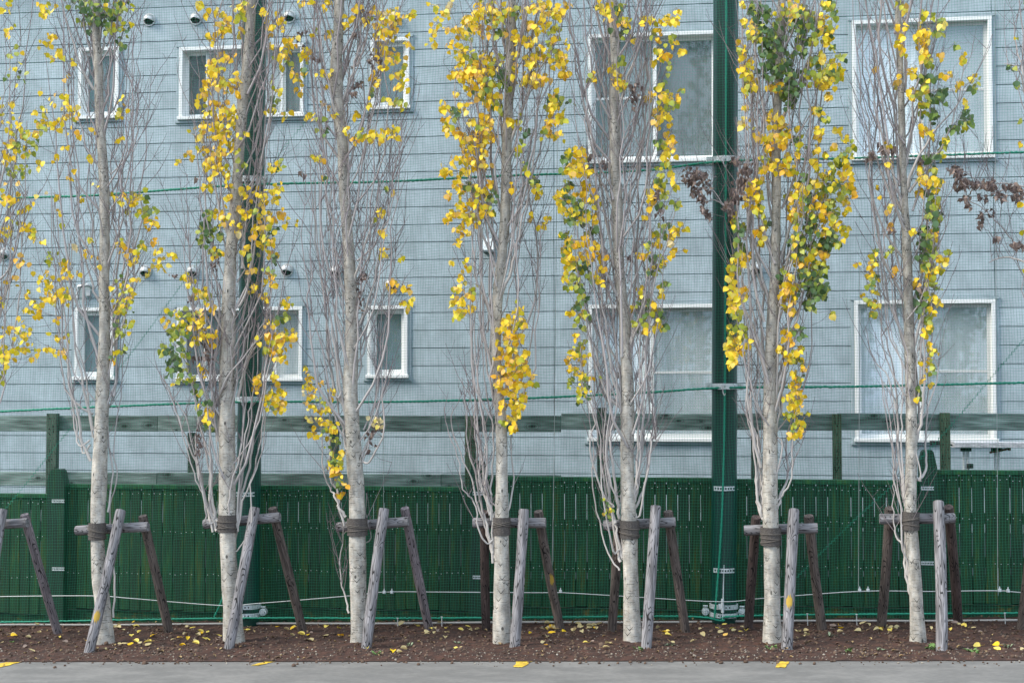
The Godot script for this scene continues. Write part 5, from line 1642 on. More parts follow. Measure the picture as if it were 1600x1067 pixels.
		"leaves": ["700 6 6 6 4 L; 680 12 8 10 4 Y; 695 18 8 8 6 Y; 682 35 8 6 4 Y; 676 62 8 6 4 Y; 678 48 6 6 3 Y; 702 48 6 6 3 O; 716 48 8 8 6 Y; 703 70 8 8 5 O; 735 42 10 10 10 Y; 748 20 14 12 16 Y; 740 30 12 14 12 Y; 770 12 12 14 14 Y; 768 32 12 10 10 M; 775 28 10 10 8 Y; 752 8 10 8 7 Y; 788 20 10 10 8 M; 795 15 8 8 6 Y; 758 50 10 8 7 O; 722 32 8 8 5 Y; 728 55 6 10 6 M; 745 45 8 6 4 Y; 780 48 8 10 7 M; 795 45 6 8 4 O", "845 10 16 12 16 Y; 855 22 12 14 14 Y; 850 40 10 12 11 Y; 838 45 8 10 7 Y; 828 40 6 10 5 O; 868 15 10 10 7 Y; 878 22 8 8 6 Y; 825 12 8 10 6 Y; 810 15 10 8 6 M; 815 60 8 8 6 Y; 806 62 6 10 6 Y; 832 65 8 8 7 Y; 846 80 8 12 9 Y; 838 90 10 8 8 Y; 870 45 10 8 6 M; 868 60 8 8 6 Y; 885 10 8 8 4 O; 885 70 6 6 3 Y; 872 80 8 8 5 O; 858 70 8 10 6 M; 862 95 10 8 6 Y; 876 90 10 10 8 Y", "722 78 10 8 7 Y; 735 85 12 8 10 M; 720 95 8 8 7 Y; 735 100 14 8 12 Y; 745 95 10 8 8 O; 758 90 14 10 13 Y; 765 105 14 10 14 Y; 732 112 10 8 10 O; 752 112 10 8 10 Y; 715 112 8 6 6 Y; 722 120 8 6 7 Y; 708 115 6 6 4 O; 745 122 14 8 11 Y; 768 125 14 10 12 M; 735 136 10 8 9 Y; 752 140 12 8 10 M; 712 145 6 8 4 Y; 725 165 10 8 8 Y; 760 145 12 10 10 Y; 775 95 8 10 6 M; 782 115 8 12 10 G; 775 150 10 8 8 Y; 765 160 10 8 8 Y; 790 135 10 14 12 G; 780 165 10 10 9 M; 795 190 6 10 9 Y", "808 55 8 8 5 Y; 825 90 8 8 6 Y; 830 98 8 8 7 Y; 818 120 8 10 6 Y; 828 118 10 10 9 Y; 836 128 8 8 7 Y; 848 120 8 8 7 O; 805 105 6 8 4 Y; 802 85 6 6 3 Y; 803 120 5 8 4 Y; 862 150 8 10 7 Y; 868 165 8 8 8 Y; 872 150 6 6 4 M; 855 165 6 6 4 M; 875 180 10 8 8 Y; 862 190 12 8 9 Y; 852 205 8 8 7 M; 868 208 10 8 9 Y; 858 172 6 6 4 O; 875 95 8 8 6 Y; 882 115 8 8 6 O; 890 155 6 6 2 G", "695 165 6 8 5 Y; 697 185 6 8 5 O; 710 172 8 6 6 G; 692 170 5 5 3 Y; 715 178 8 6 5 G; 700 195 10 8 8 Y; 705 200 8 6 5 Y; 737 190 6 6 5 Y; 715 205 6 6 5 O; 720 212 8 8 6 Y; 728 220 14 8 13 Y; 745 215 8 8 8 Y; 752 225 8 8 8 Y; 758 205 10 8 9 Y; 765 215 8 8 8 O; 750 195 8 8 7 M; 760 182 10 8 8 O; 752 178 8 8 5 Y; 765 195 8 10 8 Y; 725 232 10 8 8 Y; 740 232 8 8 8 Y; 752 238 8 8 8 Y; 728 248 12 8 11 Y; 740 250 8 8 8 Y; 755 255 10 8 10 Y; 742 262 8 6 8 Y; 725 250 6 6 4 Y; 722 265 8 8 7 Y; 693 262 6 6 4 Y; 700 270 8 4 4 Y; 708 250 4 8 4 Y; 690 270 4 4 2 O", "712 285 6 6 5 Y; 720 295 6 6 4 O; 730 290 6 6 5 L; 700 305 6 6 4 O; 718 305 6 6 4 Y; 738 290 8 8 6 G; 750 295 10 8 10 Y; 765 288 6 6 4 O; 748 302 12 8 12 Y; 738 315 8 6 7 Y; 718 320 6 6 4 Y; 728 330 10 10 10 Y; 735 342 10 10 12 Y; 745 340 8 8 8 Y; 748 325 8 8 8 Y; 705 332 8 6 6 Y; 700 340 4 6 3 O; 712 335 8 6 6 Y; 723 350 6 6 5 Y; 760 330 8 8 8 Y; 768 328 8 8 5 M; 770 300 8 8 5 G; 768 312 5 8 4 G; 716 360 6 5 3 O; 725 365 6 5 4 Y; 715 378 4 6 4 O", "822 262 8 10 6 M; 835 275 6 10 6 G; 838 290 6 8 5 Y; 810 190 6 10 5 M; 825 205 8 8 5 G; 842 300 6 5 3 Y; 855 340 6 4 4 Y; 846 352 5 4 3 Y; 828 335 4 6 2 O; 800 295 5 6 3 O; 812 230 8 14 5 M", "707 410 4 4 2 Y; 730 415 6 8 8 Y; 720 430 4 5 4 Y; 722 440 8 6 4 Y; 715 450 8 6 5 Y; 710 470 6 10 7 Y; 722 472 6 8 7 Y; 730 462 6 6 6 Y; 725 485 6 6 5 Y; 715 490 6 8 6 Y; 738 450 6 6 4 M; 735 480 4 4 4 Y; 736 458 3 5 4 O", "790 498 10 8 8 Y; 805 495 10 8 8 Y; 812 480 6 8 4 Y; 798 510 10 8 10 O; 785 510 8 10 10 Y; 808 508 8 8 7 M; 818 505 6 8 5 Y; 790 530 12 8 11 Y; 805 530 8 8 8 O; 815 525 6 6 4 Y; 800 545 10 8 10 Y; 820 550 6 6 5 Y; 785 555 6 8 6 O; 810 560 8 8 9 Y; 797 565 8 8 8 O; 775 560 4 4 3 Y; 790 575 10 8 10 Y; 805 580 12 8 13 Y; 820 575 6 8 6 Y; 825 580 4 4 3 O; 795 592 10 8 11 O; 810 600 10 8 12 Y; 825 598 6 4 4 Y; 782 590 6 8 6 O; 800 612 10 8 10 Y; 815 620 8 8 10 Y; 818 632 8 6 7 Y; 788 612 8 8 7 O; 775 600 4 6 4 Y; 800 632 8 8 9 Y; 785 635 6 8 6 O; 808 645 6 6 6 Y; 795 655 8 6 7 Y; 803 662 6 6 6 O; 785 655 6 6 4 M; 800 672 4 6 5 Y; 835 588 3 3 1 O; 834 598 3 6 2 M"]},
		{"seed": 105, "label": "poplar with drooping olive sprays and many thin bare stems rising from its stakes",
		"trunk": "989,1003,27 987,950,26 986,900,25 984,830,25 982,800,24 980,720,22 981,650,22 980,580,20 977,540,19 976,500,18 970,450,17 967,400,17 966,350,17 964,300,17 961,250,16 961,200,17 960,150,17 962,100,16 960,50,15 958,0,14",
		"limbs": ["f973,872 965,840 958,810 950,770 940,720 933,680 930,600 925,540", "f970,878 962,850 955,800 948,745 945,690 938,630 932,570", "f962,818 954,775 950,700 955,640 940,610 935,560 930,490", "b972,640 955,625 940,605 928,560 918,510 905,440 895,370", "b968,810 962,760 957,690 962,620 955,560 950,480", "f988,800 1000,785 1012,745 1013,700 1020,650 1015,600 1020,540", "f990,795 998,770 1003,700 1010,640 1012,560 1018,470", "b988,790 995,740 998,660 1000,590 1003,500 1010,420", "b978,560 992,520 1008,480 1025,430 1042,370 1060,310", "f965,340 948,300 938,270 925,220 912,160", "b972,640 960,580 945,500 935,430 920,350 905,270", "f965,330 990,290 1005,230 1022,160 1035,90", "b962,200 945,150 930,90 920,30", "b962,180 985,120 1005,60 1020,0", "f960,420 948,350 940,280 943,200 936,120"],
		"limbs_n": 52, "wide": 1.15, "low": 1.3, "top": "M", "above": 80, "shoots": 1.2,
		"leaves": ["935 8 8 8 6 Y; 950 10 12 8 10 Y; 945 22 8 8 5 Y; 958 25 6 8 4 O; 972 8 6 8 5 M; 962 18 8 8 5 G; 975 35 8 8 5 O; 968 32 6 8 4 M; 978 30 8 8 5 Y; 972 45 6 6 4 G; 958 48 6 6 3 G; 990 60 6 6 3 Y; 1003 30 6 8 4 Y; 972 55 4 6 2 M; 972 98 7 8 4 M; 958 106 4 8 3 Y; 965 118 8 10 9 Y; 970 128 6 6 5 O; 960 130 6 8 4 Y; 976 135 5 6 3 M; 930 115 4 8 3 O; 922 120 6 6 3 M; 970 85 5 5 2 M", "1020 30 8 8 6 Y; 1042 30 8 8 6 Y; 1052 28 8 8 6 Y; 1030 40 8 6 4 O; 1018 55 4 6 3 M; 1028 62 6 6 3 O; 1067 80 6 6 3 Y; 1058 15 4 4 2 Y; 1045 58 8 8 4 M; 1055 65 5 5 2 O; 1028 78 8 6 5 Y; 1040 85 8 8 6 O; 1035 90 6 6 4 Y; 1022 95 6 6 4 Y; 1045 105 6 10 5 M; 1033 130 6 6 3 M; 1062 140 5 4 2 M", "1015 150 6 8 5 O; 1035 148 10 8 8 Y; 1045 150 8 8 6 Y; 1025 175 8 8 5 Y; 1040 165 10 8 7 M; 1036 180 8 10 11 Y; 1048 192 6 8 4 Y; 1022 190 6 6 4 O; 1050 160 6 6 3 M; 1060 155 6 6 3 O; 1042 210 6 6 4 O; 1050 220 6 6 3 O; 1038 222 6 8 4 M; 1045 235 8 6 7 Y; 1040 240 6 6 4 Y; 1030 222 6 6 3 G", "890 238 8 8 6 M; 905 232 8 8 6 Y; 885 250 8 10 8 G; 895 258 10 8 9 Y; 908 250 10 8 10 Y; 900 268 12 8 11 Y; 912 262 10 8 10 Y; 905 242 8 6 6 O; 920 265 8 6 7 Y; 882 265 6 6 4 M; 878 300 8 12 10 Y; 886 310 10 8 9 G; 890 290 10 10 10 G; 905 300 8 8 8 O; 898 325 10 8 9 M; 880 325 8 10 8 Y; 872 310 4 6 3 Y; 892 340 10 8 10 G; 908 345 8 6 6 M; 905 318 8 8 6 G; 920 290 8 8 6 O; 925 315 10 10 8 Y; 915 335 8 8 7 M; 930 340 8 8 5 O; 925 360 8 8 6 G; 918 370 8 8 6 O", "880 365 6 6 5 M; 886 375 8 8 8 Y; 895 385 10 8 11 M; 884 392 8 8 8 M; 905 378 8 8 6 O; 892 402 10 8 10 Y; 900 412 8 8 8 M; 888 415 8 6 6 Y; 882 405 6 6 4 Y; 912 395 6 6 4 O; 915 412 8 8 6 G; 922 400 6 6 4 Y; 930 385 8 8 6 O; 938 398 8 8 7 O; 938 420 6 10 6 O; 936 435 6 8 4 Y; 900 435 8 8 7 M; 885 432 6 6 5 Y; 905 448 8 8 7 G; 895 445 8 6 6 M; 918 430 8 8 5 M; 908 460 6 6 4 M", "898 478 8 8 7 G; 905 490 6 6 4 M; 914 470 6 6 4 G; 912 490 8 6 5 Y; 895 490 6 6 4 Y; 905 505 8 6 3 M; 918 495 6 6 3 G; 935 438 5 5 3 O; 900 525 6 6 4 O .9; 908 535 6 8 6 M .9", "896 555 6 8 6 Y .8; 900 545 8 8 6 M .8; 912 558 6 8 6 Y .8; 892 575 8 6 6 O .8; 902 580 8 8 8 Y .8; 912 585 6 8 6 M .8; 895 595 6 8 6 M .8; 908 605 8 8 8 Y .8; 915 618 6 6 5 M .8; 905 625 6 6 5 M .8; 887 560 4 8 3 O .8; 917 600 5 8 4 G .8; 922 590 6 4 3 O .8; 938 588 4 4 2 M .8", "1042 255 8 8 5 M; 1030 270 8 8 5 M; 1048 272 6 6 4 Y; 1032 285 8 8 6 M; 1025 292 6 6 4 Y; 1038 300 8 8 5 M; 1015 298 6 8 4 Y; 1020 310 6 8 5 O; 1012 330 6 8 4 O; 1055 290 4 8 3 Y; 1058 318 6 6 4 M; 1032 318 6 6 3 G; 1065 355 6 5 4 Y; 1055 365 6 8 6 Y; 1048 360 6 6 4 O; 1050 378 6 6 4 L; 1053 395 6 5 3 O; 1070 390 4 4 2 O; 1040 355 6 8 6 G; 1030 365 8 8 6 M; 1028 380 8 8 5 O; 1012 380 4 8 4 M; 1012 400 6 6 3 Y; 1025 400 8 8 5 G; 1030 415 8 6 4 M; 1038 410 6 6 4 Y; 1018 425 8 8 5 M; 1040 442 6 6 4 G; 1033 455 6 6 4 Y; 1002 398 6 8 4 O", "1015 490 8 8 6 M; 1000 478 8 8 5 G; 1005 500 8 8 6 M; 1025 490 8 8 6 M; 1035 495 6 6 4 G; 1028 510 8 8 5 Y; 1008 515 6 6 5 O; 990 505 6 8 4 M; 1040 508 6 6 4 G; 1012 470 6 8 4 G; 1022 475 6 8 4 O; 992 480 5 6 3 Y; 1002 455 6 8 4 Y", "943 780 4 4 3 M .6; 948 788 5 5 5 G .6; 953 800 4 5 4 M .6; 947 795 4 6 4 M .6; 940 778 3 3 2 G .6; 955 812 3 4 3 G .6; 990 150 6 18 16 B .8; 995 135 8 10 8 B .7; 1028 300 8 12 8 B .9; 1030 330 8 10 8 B .8; 920 245 4 4 4 B .8; 945 255 5 6 5 B .7; 984 402 3 4 3 B .8"]},
		{"seed": 106, "label": "thick green and yellow poplar beside the bare green pole, with a withered twig",
		"trunk": "1208,1001,29 1207,960,27 1207,920,26 1206,850,25 1204,800,26 1204,700,23 1204,600,22 1206,540,19 1208,480,18 1212,420,15 1213,350,14 1214,290,15 1213,220,14 1216,152,14 1219,80,13 1222,0,13",
		"limbs": ["f1193,812 1185,780 1180,740 1180,690 1172,640 1175,580 1172,500", "f1191,806 1184,770 1183,700 1166,660 1170,600 1165,530", "b1190,730 1178,680 1172,600 1168,520 1160,440 1158,360", "f1214,795 1222,770 1230,740 1232,690 1240,640 1245,580", "f1213,660 1222,640 1228,580 1235,500 1245,430", "b1212,620 1228,560 1240,480 1262,400 1285,330 1300,270", "b1212,520 1225,440 1245,360 1255,280 1262,200", "f1214,420 1235,350 1250,280 1270,200 1280,120 1290,40", "b1205,480 1190,420 1180,350 1172,280 1168,190 1162,100", "b1216,200 1245,140 1268,80 1290,10", "b1216,250 1190,170 1178,90 1180,20", "f1216,160 1235,110 1250,50 1262,-10", "t1165,375 1148,345 1132,320 1118,298 1100,282 1088,268", "t1150,350 1140,330 1128,318 1112,312 1100,318", "t1150,350 1156,320 1152,285 1162,262", "f1196,560 1178,510 1160,470 1150,420 1145,380"],
		"limbs_n": 44, "wide": 1.25, "low": 1.4, "top": "G", "above": 160, "shoots": 1.0,
		"leaves": ["1162 5 4 6 4 Y; 1165 28 5 8 4 Y; 1180 15 12 12 16 G; 1195 22 12 12 18 G; 1190 40 14 12 20 G; 1182 55 12 10 14 M; 1175 40 8 10 7 Y; 1200 60 14 12 18 G; 1195 78 14 12 18 G; 1212 45 12 14 18 G; 1215 75 14 12 18 G; 1225 25 14 12 16 M; 1235 10 14 10 14 Y; 1250 15 14 10 14 M; 1245 35 12 12 14 G; 1262 25 12 12 14 M; 1255 55 12 12 14 G; 1270 40 12 12 14 G; 1290 8 12 8 12 M; 1305 12 8 12 8 M; 1285 28 8 10 10 Y; 1282 45 10 10 12 Y; 1270 62 12 8 10 M; 1295 45 10 10 12 M; 1292 60 8 8 8 Y; 1302 72 8 8 6 M", "1205 95 14 14 20 G; 1225 100 14 14 20 G; 1212 115 14 12 16 G; 1235 115 12 14 20 G; 1240 135 12 12 20 G; 1228 140 12 12 18 G; 1215 135 14 10 8 O; 1238 155 8 10 14 G; 1195 110 10 10 10 G; 1272 92 10 12 10 M; 1285 90 8 8 8 Y; 1268 110 10 12 10 M; 1282 110 10 10 10 M; 1298 108 10 10 12 M; 1308 112 8 8 8 M; 1295 125 10 10 12 Y; 1285 125 8 8 8 Y; 1300 100 10 8 10 Y; 1262 118 8 10 8 M; 1275 128 8 8 6 O; 1312 118 4 10 6 M; 1316 88 6 5 5 G; 1250 80 12 12 12 G; 1210 135 8 8 4 O", "1160 85 5 12 7 Y; 1162 105 8 12 10 Y; 1170 115 8 12 10 Y; 1168 130 8 10 10 M; 1178 125 6 10 6 Y; 1160 78 5 8 4 M; 1173 95 6 8 5 Y; 1165 140 5 8 5 Y; 1155 62 4 6 2 Y; 1165 170 4 6 3 Y; 1158 196 5 6 3 L; 1167 190 6 8 4 Y; 1180 208 5 6 3 Y; 1195 214 6 6 4 Y; 1205 180 8 10 10 Y; 1215 178 8 8 8 Y; 1222 195 8 10 10 Y; 1210 210 8 12 12 Y; 1220 215 10 10 12 Y; 1205 230 8 8 8 O; 1195 225 6 10 6 Y; 1228 210 8 10 9 Y; 1225 228 6 6 5 O; 1246 240 5 8 6 Y; 1230 248 10 8 9 Y; 1240 265 8 10 9 M; 1242 218 5 8 4 G; 1250 225 6 8 6 M", "1212 255 12 10 12 Y; 1200 250 10 10 8 M; 1225 262 10 8 9 O; 1195 265 8 8 7 O; 1248 198 4 4 2 Y; 1275 170 8 6 7 Y; 1280 172 6 5 5 M; 1295 150 6 4 4 L; 1290 185 8 4 4 M; 1305 202 6 5 6 Y; 1278 205 10 8 9 Y; 1282 215 8 6 5 O; 1298 150 4 4 3 O; 1320 215 4 8 5 Y; 1278 232 6 6 5 Y; 1293 238 4 4 2 Y; 1272 252 8 6 6 Y; 1312 250 8 8 8 M; 1320 240 10 8 8 M; 1322 255 8 8 8 Y; 1302 258 8 8 8 M; 1332 225 3 8 3 M; 1305 230 4 6 4 Y", "1320 272 12 8 10 Y; 1305 278 12 8 12 M; 1325 285 8 8 6 O; 1335 298 4 6 3 O; 1290 272 8 8 8 Y; 1300 295 12 8 13 M; 1318 300 10 8 9 M; 1320 315 8 8 6 Y; 1322 325 6 6 5 Y; 1285 300 10 8 10 M; 1275 285 10 8 9 Y; 1260 275 8 8 7 G; 1250 290 10 8 9 Y; 1240 305 10 8 9 Y; 1260 302 8 10 9 M; 1270 315 10 10 11 G; 1285 318 10 10 11 O; 1300 318 10 10 11 M; 1255 322 10 8 9 Y; 1240 330 8 10 9 O; 1245 345 10 10 11 M; 1265 335 12 10 13 M; 1285 338 10 10 12 Y; 1302 335 10 8 10 M; 1308 350 8 8 8 Y; 1318 360 6 8 6 Y; 1302 365 8 10 10 G; 1288 358 10 8 11 Y; 1270 355 10 10 13 G; 1255 362 10 10 11 M; 1242 370 8 8 8 Y; 1295 375 12 8 12 G; 1310 378 8 8 8 M", "1245 382 10 8 10 G; 1260 380 12 8 13 G; 1278 385 12 8 12 M; 1290 382 8 8 8 G; 1285 395 10 8 12 O; 1270 400 12 8 13 Y; 1255 395 10 8 11 G; 1245 400 8 8 8 M; 1275 410 12 8 13 M; 1288 412 6 8 7 M; 1258 412 10 8 11 O; 1265 425 12 8 12 M; 1280 425 8 8 9 G; 1252 425 8 8 8 G; 1245 412 6 6 4 Y; 1262 440 10 8 11 G; 1275 440 10 8 12 G; 1285 448 10 8 11 G; 1255 445 6 8 5 M; 1272 455 10 8 13 G; 1268 468 8 8 9 G; 1280 462 8 6 8 G; 1265 478 6 6 5 G; 1290 460 5 6 5 G; 1238 430 6 6 5 Y; 1228 442 8 8 8 Y; 1240 448 8 8 8 Y; 1232 455 10 8 9 Y; 1222 452 6 8 5 O; 1240 460 8 8 7 M; 1234 470 6 6 6 O; 1228 480 5 4 3 Y; 1238 486 6 4 5 Y; 1225 420 6 8 4 M; 1218 432 4 6 4 G; 1300 490 4 3 3 Y", "1148 345 5 5 6 M; 1152 352 5 5 4 G; 1158 362 7 10 10 G; 1152 375 5 8 6 G; 1165 355 4 6 4 M; 1160 385 5 6 6 G; 1155 395 6 8 8 M; 1162 405 6 8 8 Y; 1150 405 6 6 5 Y; 1168 400 4 6 4 O; 1145 412 4 6 5 M; 1142 425 5 6 6 Y; 1152 420 6 6 6 M; 1145 440 6 8 7 Y; 1148 452 6 6 7 Y; 1140 450 4 6 4 Y; 1142 465 5 8 6 Y; 1152 468 6 8 8 Y; 1148 480 6 8 8 Y; 1155 490 5 8 7 M; 1142 478 4 6 4 Y; 1162 452 4 6 4 O; 1160 465 5 5 5 Y; 1148 492 5 6 6 G", "1150 510 8 6 7 M; 1142 520 6 6 5 M; 1140 535 5 6 6 Y; 1145 545 6 6 7 Y; 1152 530 6 6 6 Y; 1138 552 5 6 5 Y; 1148 558 6 6 7 Y; 1145 568 4 5 5 Y; 1160 520 5 8 6 M; 1165 510 6 6 4 M; 1155 545 5 6 4 O; 1170 540 3 4 3 Y; 1165 275 6 6 3 B; 1172 300 8 8 7 O; 1178 290 8 8 9 Y; 1185 280 10 8 9 Y; 1170 312 6 8 6 Y; 1185 305 8 8 8 Y; 1190 322 6 8 7 M; 1182 325 6 6 6 Y; 1195 340 6 8 5 M; 1192 355 5 8 4 Y; 1188 375 5 8 6 Y; 1185 360 4 6 4 O", "1240 518 8 6 8 M .9; 1230 520 6 6 4 O; 1255 520 6 12 6 G; 1225 545 8 5 7 Y; 1235 552 8 6 8 Y; 1245 548 8 6 7 Y; 1240 560 8 6 8 M; 1235 530 8 8 5 O; 1252 562 5 8 5 M; 1232 565 5 5 4 O; 1228 515 5 5 4 O; 1242 585 4 4 4 Y .9; 1238 600 6 6 7 Y .8; 1248 590 6 6 6 M .8; 1245 612 8 6 9 Y .8; 1250 600 4 8 5 O .8; 1232 618 6 6 6 Y .8; 1242 628 8 6 9 Y .8; 1252 622 6 6 6 Y .8; 1236 636 6 6 7 Y .8; 1248 640 6 8 8 Y .8; 1240 648 6 6 6 M .8; 1232 650 4 8 5 M .8; 1248 658 6 6 6 Y .9; 1240 665 6 6 7 M .8; 1243 676 6 6 7 Y .8; 1236 680 3 5 4 Y .8; 1252 675 4 6 4 O .9; 1262 645 4 3 3 M .7; 1258 575 5 5 4 O", "1088 270 16 8 26 B .8; 1080 282 12 6 16 B .8; 1098 280 10 8 16 B .8; 1090 298 8 6 14 B .8; 1098 312 6 8 12 B .8; 1100 328 6 5 10 B .8; 1108 336 4 4 6 B .8; 1105 290 6 8 8 B .7; 1150 300 8 14 14 B 1; 1140 318 8 10 12 B 1; 1160 285 8 10 12 B 1; 1165 265 10 8 12 B .9; 1150 250 6 6 8 B .8; 1145 335 8 8 8 B .9"]},
		{"seed": 107, "label": "slim poplar with a narrow green column of leaves before the big bright windows",
		"trunk": "1435,998,23 1433,950,22 1430,900,21 1425,830,20 1423,800,20 1425,700,18 1424,600,18 1422,540,17 1421,500,16 1419,420,15 1417,370,14 1415,330,12 1412,270,11 1410,200,11 1407,100,11 1405,50,10 1404,0,10",
		"limbs": ["f1424,930 1418,890 1410,850 1408,800 1400,750 1397,700 1385,640 1376,580", "t1410,850 1399,832 1396,800 1398,760 1402,720", "f1414,780 1405,700 1400,640 1395,560 1382,500 1372,440", "f1434,750 1446,740 1450,710 1448,660 1450,590 1455,520", "b1432,690 1442,650 1445,580 1440,510 1448,430 1450,350", "b1424,560 1440,500 1455,430 1462,350 1465,280", "b1414,330 1395,270 1375,200 1358,130 1345,60", "b1416,360 1390,300 1368,230 1355,170 1340,110", "f1412,270 1425,220 1440,150 1448,80 1452,0", "f1412,250 1400,190 1392,120 1388,40", "b1414,300 1432,250 1458,210 1490,170 1512,130", "b1420,300 1450,262 1478,220 1500,160 1505,100", "t1400,640 1385,590 1365,560 1352,510"],
		"limbs_n": 36, "wide": 1.15, "low": 1.4, "top": "Y", "above": 50, "shoots": 1.1,
		"leaves": ["1405 4 7 6 7 M; 1418 16 4 8 4 Y; 1402 40 4 4 2 O; 1410 55 5 5 4 Y; 1404 68 5 5 4 Y; 1415 42 4 6 3 Y; 1408 78 5 8 5 Y; 1425 108 5 4 4 Y; 1426 115 4 4 3 Y; 1402 130 4 6 4 Y; 1405 118 3 5 2 O; 1445 25 4 10 5 M; 1458 28 5 5 4 M .8; 1440 45 6 8 6 Y; 1437 52 5 10 6 Y; 1443 70 4 12 8 O; 1448 60 4 12 8 Y; 1452 50 4 8 5 M", "1438 65 5 8 5 O; 1446 85 5 8 8 Y; 1450 92 5 8 7 Y; 1453 100 4 6 5 M; 1436 148 6 8 8 M; 1424 142 6 6 5 Y; 1426 150 5 6 4 O; 1442 118 6 6 6 G; 1448 128 6 8 8 M; 1445 138 8 8 9 Y; 1456 122 6 6 6 G; 1448 160 7 7 5 M 1.2; 1460 150 8 8 6 G 1.2; 1458 175 5 7 4 G 1.3; 1464 182 5 8 4 G 1.3; 1445 170 6 10 4 M; 1455 205 5 8 6 Y; 1443 200 4 8 4 O; 1470 30 6 5 3 M; 1475 40 5 5 4 L; 1470 50 6 5 5 M; 1495 68 4 4 2 M; 1470 87 5 5 4 O; 1505 92 6 7 8 Y; 1480 117 5 4 4 O; 1500 130 6 8 5 O; 1520 122 6 7 6 Y; 1525 132 5 6 4 M; 1475 140 6 5 5 G; 1472 155 6 8 5 G 1.2; 1508 162 5 4 4 Y; 1510 172 6 4 4 G; 1516 188 4 7 5 G; 1502 190 6 6 5 G; 1492 200 8 6 7 G; 1508 195 3 6 3 M; 1480 218 8 8 6 M; 1475 225 6 8 6 M; 1450 245 7 7 5 G 1.2; 1472 240 6 8 6 M; 1460 262 7 6 5 M", "1440 265 6 6 5 Y; 1453 283 6 5 5 O; 1440 278 5 8 5 Y; 1462 278 6 6 6 M; 1465 285 4 6 4 Y; 1440 298 5 5 4 O; 1462 295 5 5 5 Y; 1455 302 7 7 5 G 1.2; 1458 315 8 8 6 M 1.3; 1455 330 8 8 6 G 1.3; 1462 345 8 8 7 G 1.2; 1453 335 6 8 6 M; 1468 340 4 6 4 M; 1430 360 5 4 4 Y; 1447 358 8 7 8 G; 1452 370 8 8 9 M; 1460 365 6 6 6 O; 1445 378 8 8 9 G; 1455 385 8 8 10 M; 1448 395 8 8 9 G; 1460 395 6 6 6 G; 1440 400 6 8 6 G; 1452 410 8 6 8 M; 1445 418 8 8 8 M; 1455 425 8 8 9 Y; 1462 420 6 6 6 M; 1470 402 5 5 6 O; 1478 405 5 6 5 Y; 1472 415 5 6 5 Y; 1480 395 3 3 2 M; 1432 442 6 6 5 O; 1438 450 6 4 4 B; 1455 435 6 8 6 M; 1465 450 6 10 5 M .8", "1440 460 6 7 6 G 1.1; 1436 478 5 8 6 G 1.1; 1445 475 6 6 5 G; 1452 475 6 6 6 M; 1455 485 5 6 5 O; 1460 465 6 5 6 Y; 1468 472 4 5 4 Y; 1445 495 6 6 6 M; 1450 502 6 8 6 M; 1456 510 5 5 4 M 1.1; 1448 512 4 4 3 Y; 1444 520 5 5 4 O; 1450 540 4 6 4 Y .8; 1456 555 4 6 3 M .8; 1462 545 4 5 4 Y .8; 1458 570 4 5 4 M .8; 1450 568 4 6 3 O .8; 1434 608 4 6 5 G .9; 1436 618 4 6 4 M; 1453 600 4 4 3 Y .8; 1458 580 3 4 3 M .8; 1446 590 4 6 3 O .8; 1440 565 3 4 2 Y .8", "1368 390 4 6 5 M .8; 1364 402 6 6 6 M .8; 1368 412 6 6 6 Y .8; 1360 428 6 6 7 Y .8; 1368 435 6 6 7 M .8; 1362 445 6 6 7 M .8; 1370 455 5 6 5 Y .8; 1360 472 6 5 6 M .9; 1368 475 5 6 6 Y .9; 1366 490 4 5 6 M .9; 1362 416 4 6 4 O .8; 1348 460 3 4 3 O .7; 1337 413 4 3 3 O .7; 1388 395 4 6 4 M .7; 1395 388 4 6 4 M .7; 1398 420 3 6 4 O .9; 1398 430 3 4 2 B; 1393 350 3 5 4 O .9; 1394 358 3 4 3 B; 1391 323 4 4 3 Y; 1373 292 3 3 2 O .7; 1376 308 3 3 2 O .7; 1362 242 5 7 9 B .8; 1380 232 5 5 6 B 1; 1392 232 6 5 6 B 1.1; 1387 228 4 4 3 Y; 1392 256 4 5 3 Y; 1370 105 3 3 2 O; 1438 250 3 4 3 B"]},
		{"seed": 108, "label": "poplar outside the right picture edge, reaching in with a bough of withered brown leaves",
		"trunk": "1662,996,25 1660,900,23 1656,780,22 1655,650,20 1652,500,18 1650,350,16 1648,180,14 1646,0,13",
		"limbs": ["t1652,330 1632,300 1600,291 1570,286 1545,288 1528,284 1508,270 1492,262", "t1654,450 1625,405 1598,385 1580,374 1560,352 1535,328 1515,312 1507,298", "t1530,286 1520,300 1512,308", "t1585,290 1560,300 1548,305", "b1648,260 1615,190 1600,130 1590,70 1588,30", "b1615,190 1600,155 1588,110 1572,100", "t1600,410 1580,402 1560,404 1548,410"],
		"limbs_n": 22, "wide": 0.8, "top": "M", "above": 40,
